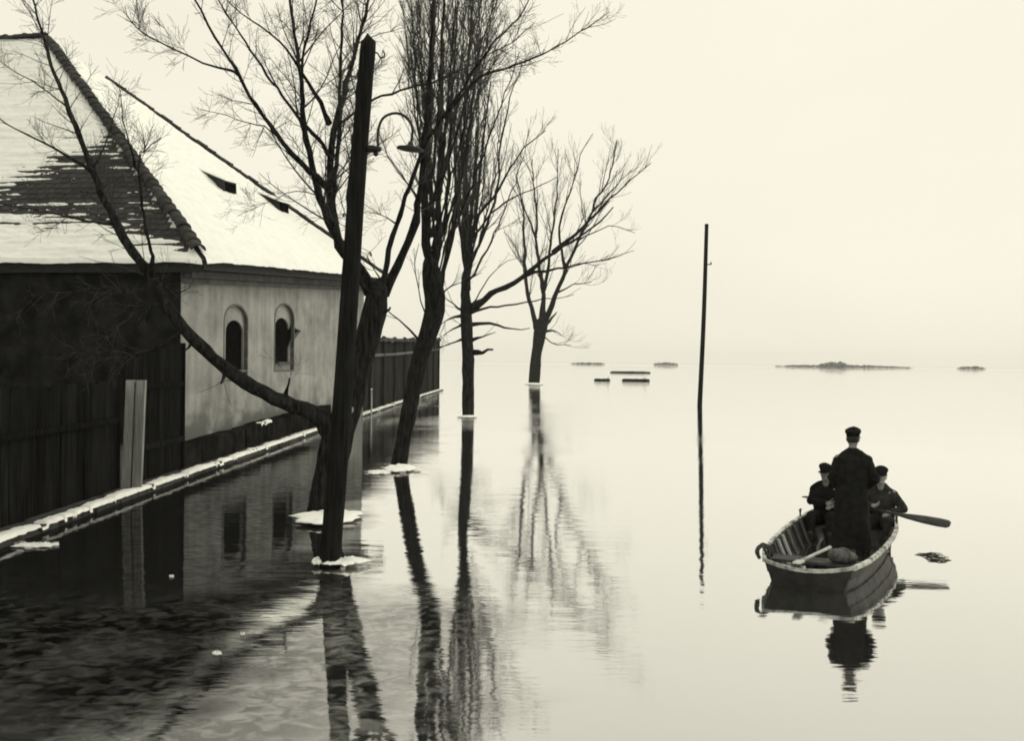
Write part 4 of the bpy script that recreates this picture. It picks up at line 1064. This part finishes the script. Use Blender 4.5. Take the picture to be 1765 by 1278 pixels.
def hand_parts(b, w, d, out, curl=0.9):
    d = d.normalized(); out = (out - d * out.dot(d)).normalized(); nrm = d.cross(out)
    b.cap(w, w + d * .04, .026, .03); b.cap(w + d * .03 + out * .02, w + d * .085 + out * .024, .016, .016); b.cap(w + d * .03 - out * .02, w + d * .082 - out * .024, .016, .016); b.cap(w + d * .03, w + d * .088, .018, .018)
    for i, ln in enumerate((.066, .078, .073, .058)):
        p = w + d * .085 + out * (.03 - .02 * i); dd = d.copy(); 
        for k in range(3):
            dd = (dd + nrm * curl * .55).normalized(); q = p + dd * ln * (.45, .32, .23)[k]; b.cap(p, q, .0095 - .001 * k, .0088 - .001 * k); p = q
    p = w + d * .02 + out * .03
    for k, ln in enumerate((.035, .032, .026)):
        dd = (out * (.9 - .35 * k) + d * .7 + nrm * (.2 + .35 * k) * curl).normalized(); q = p + dd * ln; b.cap(p, q, .0115 - .001 * k, .0105 - .001 * k); p = q

def person(label, loc, rz, standing, hands, coat_m, head, tilt, elbows, lean=0.0, group='men in the rowing boat', face=True):
    t = tag(empty('person', loc, rz), label, 'person', group)
    body = MB()
    hip = .93 if standing else .10
    sh_z = hip + (.47 if standing else .45)
    fl = lean
    ch = V(0, fl, sh_z - .1)
    body.cap(V(0, 0, hip), ch, .10, .095); body.cap(V(-.13, fl, sh_z - .06), V(.13, fl, sh_z - .06), .05, .05)
    nk = V(0, fl + .005, sh_z + .02)
    body.cap(nk, head + tilt @ V(0, -.01, -.06), .054, .05)
    head_parts(body, head, tilt)
    coat = MB()
    if standing:
        coat.loft([ell(0, 0, .20, .250, .18), ell(0, 0, .45, .236, .17), ell(0, 0, .75, .212, .155), ell(0, 0, 1.0, .190, .14), ell(0, .0, 1.2, .205, .145), ell(0, fl, 1.34, .205, .13), ell(0, fl, 1.41, .15, .10), ell(0, fl, 1.465, .072, .075)])
    else:
        coat.loft([ell(0, 0, -.02, .185, .16), ell(0, 0, .12, .185, .15), ell(0, fl * .5, .30, .20, .145), ell(0, fl, .42, .205, .13), ell(0, fl, .49, .15, .10), ell(0, fl, .545, .072, .075)])
        for s in (-1, 1): coat.cap(V(s * .09, 0, .05), V(s * .13, .30, .08), .12, .10)
    coat.sphere(V(0, fl - .02, sh_z + .055), (.082, .08, .035))          # collar
    for s, (w, el) in zip((-1, 1), zip(hands, elbows)):
        S_ = V(s * .180, fl, sh_z - .05)
        body.cap(S_, el, .045, .036); body.cap(el, w, .036, .026)
        fd = (w - el).normalized()
        hand_parts(body, w, fd, V(-s, 0, .3))
        coat.cap(S_ + V(-s * .02, 0, -.02), el, .07, .06); coat.cap(el, w - fd * .02, .06, .05); coat.cap(V(s * .06, fl, sh_z + .02), S_ + V(0, 0, -.02), .05, .062)
    legs = MB(); boots = []
    for s in (-1, 1):
        if standing: H_, K_, F_ = V(s * .09, 0, .9), V(s * .11, .03, .5), V(s * .12, 0, .09)
        else: H_, K_, F_ = V(s * .09, 0, .09), V(s * .14, .42, .14), V(s * .14, .50, -.24)
        body.cap(H_, K_, .075, .052); body.cap(K_, F_, .05, .036); body.cap(F_ + V(0, 0, -.04), F_ + V(0, .13, -.06), .035, .028)
        legs.cap(H_, K_, .092, .07); legs.cap(K_, F_, .07, .058)
        bo = MB(); bo.cap(F_ + V(0, 0, .12), F_ + V(0, -.01, -.02), .062, .056); bo.cap(F_ + V(0, -.02, -.03), F_ + V(0, .16, -.045), .05, .042); boots.append(bo)
    bd = remesh(body, 'body', M['skin'], t, .0065, 0, 2)
    if not standing or True: remesh(legs, 'trousers', coat_m, t, .012, .006)
    remesh(coat, 'coat', coat_m, t, .012, .017)
    for bo in boots: remesh(bo, 'boot', M['boot'], t, .012)
    T = lambda p: head + tilt @ Vector(p)
    # peaked cap and hair
    c = MB(); rings = []
    for (z, rx, ry, oy) in ((.028, .083, .101, 0), (.06, .085, .104, 0), (.085, .100, .116, .004), (.115, .098, .114, 0), (.130, .07, .09, -.005), (.134, .01, .01, -.01)):
        rings.append([T((rx * math.cos(2 * math.pi * i / 24), oy + ry * math.sin(2 * math.pi * i / 24), z + .03 * math.sin(2 * math.pi * i / 24) * (z > .08))) for i in range(24)])
    c.loft(rings); cp = c.build('cap', M['cap'], t, True, local=False)
    c = MB(); rings = []
    for k in (0, 1):
        rings.append([T((.088 * math.cos(a), .07 + (.02 + .075 * k) * math.sin(a), .03 - .018 * k * math.sin(a))) for a in np.linspace(.15, math.pi - .15, 10)] + [T((.088 * math.cos(a), .07 + (.02 + .075 * k) * math.sin(a), .022 - .018 * k * math.sin(a))) for a in np.linspace(math.pi - .15, .15, 10)])
    c.loft(rings); c.build('visor', M['cap'], cp, True, local=False)
    c = MB(); c.sphere(T((0, -.022, -.005)), (.078, .080, .07), rot=tilt); 
    c.build('hair', M['hair'], t, True, local=False)
    if face:
        for s in (-1, 1):
            c = MB(); c.sphere(T((s * .03, .083, .008)), (.010, .008, .007), rot=tilt, nu=8, nv=6); c.build('eye', M['hair'], t, True, local=False)
        c = MB(); c.sphere(T((0, .089, -.052)), (.018, .005, .004), rot=tilt, nu=8, nv=6); c.build('mouth', M['basket'], t, True, local=False)
    return t
bk = tag(empty('canvas_bundle', s_bundle), 'lumpy grey bundle lying at the right of the boat stern', 'bundle')
b = MB()
for (x_, y_, z_, rx_, ry_, rz_) in ((0, 0, .07, .17, .13, .085), (.10, .04, .06, .10, .10, .07), (-.09, -.02, .10, .09, .10, .08), (.02, .05, .13, .08, .07, .05)): b.sphere((x_, y_, z_), (rx_, ry_, rz_))
remesh(b, 'canvas', M['basket'], bk, .012, .014)
b = MB(); b.tube([V(.05 + .0 * math.cos(a), .128 * math.cos(a), .08 + .09 * math.sin(a)) for a in np.linspace(0, 6.28, 20)], [.008] * 20, 6); b.build('cord', M['rope'], bk, True, local=False)
def zrot(d): return math.atan2(-d.x, d.y)   # local +y looks along d
FLZ = -.03
mp_ = bp(1.95, .20, FLZ)
man = person('man in a long black coat standing with his back turned in the boat', mp_, zrot(BU) + R(12), True,
       [V(-.17, .16, .98), V(.20, .15, .98)], M['coat'], V(.005, .015, 1.60), Matrix.Rotation(R(-6), 3, 'X') @ Matrix.Rotation(R(-10), 3, 'Z'),
       [V(-.255, -.03, 1.10), V(.285, -.05, 1.10)])
man.scale = (1.03, 1.03, 1.03)
def seated(label, u, v, hw, coat_m, tz, face_dir, lean, tlt):
    loc = bp(u, v, .26); rz = zrot(face_dir)
    inv = (Matrix.Translation(loc) @ Matrix.Rotation(rz, 4, 'Z')).inverted()
    hl = [inv @ h for h in hw]                      # local: -x his left ... ordered by x
    hl.sort(key=lambda p: p.x)
    els = []
    for s, h in zip((-1, 1), hl):
        S_ = V(s * .195, lean, .505); m_ = S_.lerp(h, .5); els.append(m_ + V(s * .13, -.03, -.09))
    return person(label, loc, rz, False, hl, coat_m, V(0, lean + .03, .725), Matrix.Rotation(R(tlt), 3, 'X') @ Matrix.Rotation(R(tz), 3, 'Z'), els, lean)
ory = bp(3.2, .5, 0).y
hR = [D(1537, 884, ory), D(1503, 872, ory + .05)]
seated('seated rower in a grey jacket holding the oar on the right', 3.50, .40, hR, M['jacket'], 8, -BU, .03, 8)
ol = bp(3.2, -.5, 0).y
hLft = [D(1424, 868, ol - .05), D(1440, 872, ol - .1)]
seated('seated rower in dark clothes, half hidden at the left of the standing man', 3.50, -.37, hLft, M['coat'], -10, -BU, .03, 5)

# ------------------------------------------------------------------ oars
def oar(label, inner, collar, tipp, bl, flat):
    t = tag(empty('oar', collar), label, 'oar', 'oars')
    d = (tipp - inner).normalized(); bs = tipp - d * bl
    b = MB(); b.tube([inner, inner.lerp(bs, .5), bs, bs + d * bl * .4], [.018, .023, .019, .012], 9); b.build('shaft', M['oar'], t, True)
    b = MB(); side = d.cross(flat).normalized(); rings = []
    for k, w in ((0, .02), (.2, .045), (.5, .068), (.8, .075), (.95, .068), (1, .04)):
        p = bs + d * bl * k; rings.append([p + side * w + flat * .006, p + side * w * .5 + flat * .014, p - side * w * .5 + flat * .014, p - side * w + flat * .006, p - side * w - flat * .006, p - side * w * .5 - flat * .012, p + side * w * .5 - flat * .012, p + side * w - flat * .006])
    b.loft(rings); b.build('blade', M['oar'], t, True)
    return t
rt = D(1638, 905, ory - .55)
oar('dark oar held out level over the water on the right of the boat', D(1500, 878, ory + .12), D(1537, 884, ory), rt, .72, Vector((0, -.75, .65)).normalized())
oar('oar held on the left side of the boat, blade trailing away', D(1446, 868, ol - .1), D(1424, 863, ol), D(1388, 857, ol + 1.3), .6, Vector((0, 0, 1)))

# ------------------------------------------------------------------ drifting timbers
def timber(label, x0, x1, y, r0, bend, sd, group='drifting timbers'):
    a, c = W(x0, y), W(x1, y + (x1 - x0) * .012)
    t = tag(empty('drifting_log', a.lerp(c, .5)), label, 'log', group)
    k = 14; P = np.array([tuple(a.lerp(c, i / k) + Vector((0, .3 * math.sin(i), r0 * .45 + bend * math.sin(math.pi * i / k) + .04 * nz(i, sd)))) for i in range(k + 1)])
    rr = np.array([r0 * (1 + .3 * nz(i * .6, sd + 4)) for i in range(k + 1)]); rr[0] *= .6; rr[-1] *= .7
    vs, fs = tube_arrays(P, rr, 9); b = MB(); b.add([tuple(v) for v in vs], fs); b.build('log_body', M['bark'], t, True)
    q = Vector(P[int(k * .8)]); b = MB(); b.tube([q, q + Vector((.15, 0, r0 * 1.4)), q + Vector((.3, 0, r0 * 2.0))], [r0 * .35, r0 * .25, r0 * .12], 6); b.build('branch_stub', M['bark'], t)
timber('longest drifting log, lying farther off behind the two short ones', 1052, 1121, 643, .26, .05, 1.0)
timber('short drifting log left of the other two, near the farthest tree', 1025, 1051, 656.5, .2, .0, 2.0)
timber('thick drifting log in front of the longest one', 1073, 1119, 657, .22, .0, 3.0)
refl_ = tag(empty('oar_reflection', W(1612, 962)), 'dark strokes on the water standing in for the oar reflection', 'reflection')
b = MB(); c0 = W(1612, 962)  # dark strokes laid on the water in place of the oar's reflection
for i in range(26):
    a = random.uniform(-.4, .4); p = c0 + V(random.uniform(-.13, .13), random.uniform(-.28, .28), random.uniform(.0, .012)); d = V(math.cos(a), math.sin(a) * 1.5, .02) * random.uniform(.04, .09)
    b.tube([p - d, p + V(0, .01, .008), p + d], [.005, .007, .004], 5)
b.build('reflection_strokes', M['twig'], refl_)

# ------------------------------------------------------------------ far shore
FY = 900.0
def far_clump(x0, x1, h0, h1, seed, mb):
    n = int((x1 - x0) * 1.2)
    for i in range(n):
        x = x0 + (x1 - x0) * (i + random.random()) / n; c = W(x, 622 + .0122 * (x - 882) + 5.0); c = D(x, 639, FY + random.uniform(-15, 15)); c.z = 0
        e = math.sin(math.pi * min(1, max(0, (x - x0) / (x1 - x0)))) ** .5
        h = (h0 + (h1 - h0) * (.5 + .5 * nz(x * .05, seed))) * (.35 + .65 * e) * random.uniform(.7, 1.2)
        for k in range(3):
            mb.sphere(c + V(random.uniform(-1, 1), random.uniform(-2, 2), h * random.uniform(.2, .75)), (h * random.uniform(.18, .4), h * .3, h * random.uniform(.2, .38)), nu=7, nv=5)
for x0, x1, h0, h1, sd in ((985, 1042, 1.2, 2.6, 1), (1128, 1168, 2.2, 3.6, 2), (1336, 1572, 1.2, 3.4, 3), (1412, 1462, 4.0, 5.6, 7), (1652, 1697, 2.0, 3.4, 5)):
    mb = MB(); far_clump(x0, x1, h0, h1, sd, mb)
    lb = {985: 'faint low wood on the far shore behind the drifting logs', 1128: 'small dark wood on the far shore left of the bare pole', 1336: 'long low wood on the far shore above the boat', 1412: 'tallest clump of trees in the long wood on the far shore', 1652: 'small dark wood at the right end of the far shore'}[x0]
    w = mb.build('far_wood', M['far_wood']); tag(w, lb, 'wood', kind='stuff')
# low spit of land under the far woods
b = MB(); xs = np.linspace(-150, 520, 90)
rows = [[V(x, FY + 25 + 10 * nz(x * .01, 1) - dy, z) for x in xs] for dy, z in ((50, -.3), (40, .10), (10, .2), (-30, .15), (-40, -.3))]
for r_ in rows: b.v += r_
for i in range(4):
    for j in range(89): k = i * 90 + j; b.f.append((k, k + 1, k + 91, k + 90))
tag(b.build('far_bank', M['snow'], None, True), kind='structure')

# ------------------------------------------------------------------ haze
hm, ht, ho = nt('haze')
pv = N(ht, 'ShaderNodeVolumePrincipled'); pv.inputs['Color'].default_value = (0.97, 0.97, 0.96, 1); pv.inputs['Density'].default_value = 0.00022
pv.inputs['Anisotropy'].default_value = 0.2
ht.links.new(pv.outputs[0], ho.inputs['Volume'])
b = MB(); b.box((0, 0, 17.0), (6400, 6400, 36.0))
hz = b.build('haze', hm); tag(hz, 'thin pale winter haze over the flood', 'haze', kind='stuff')
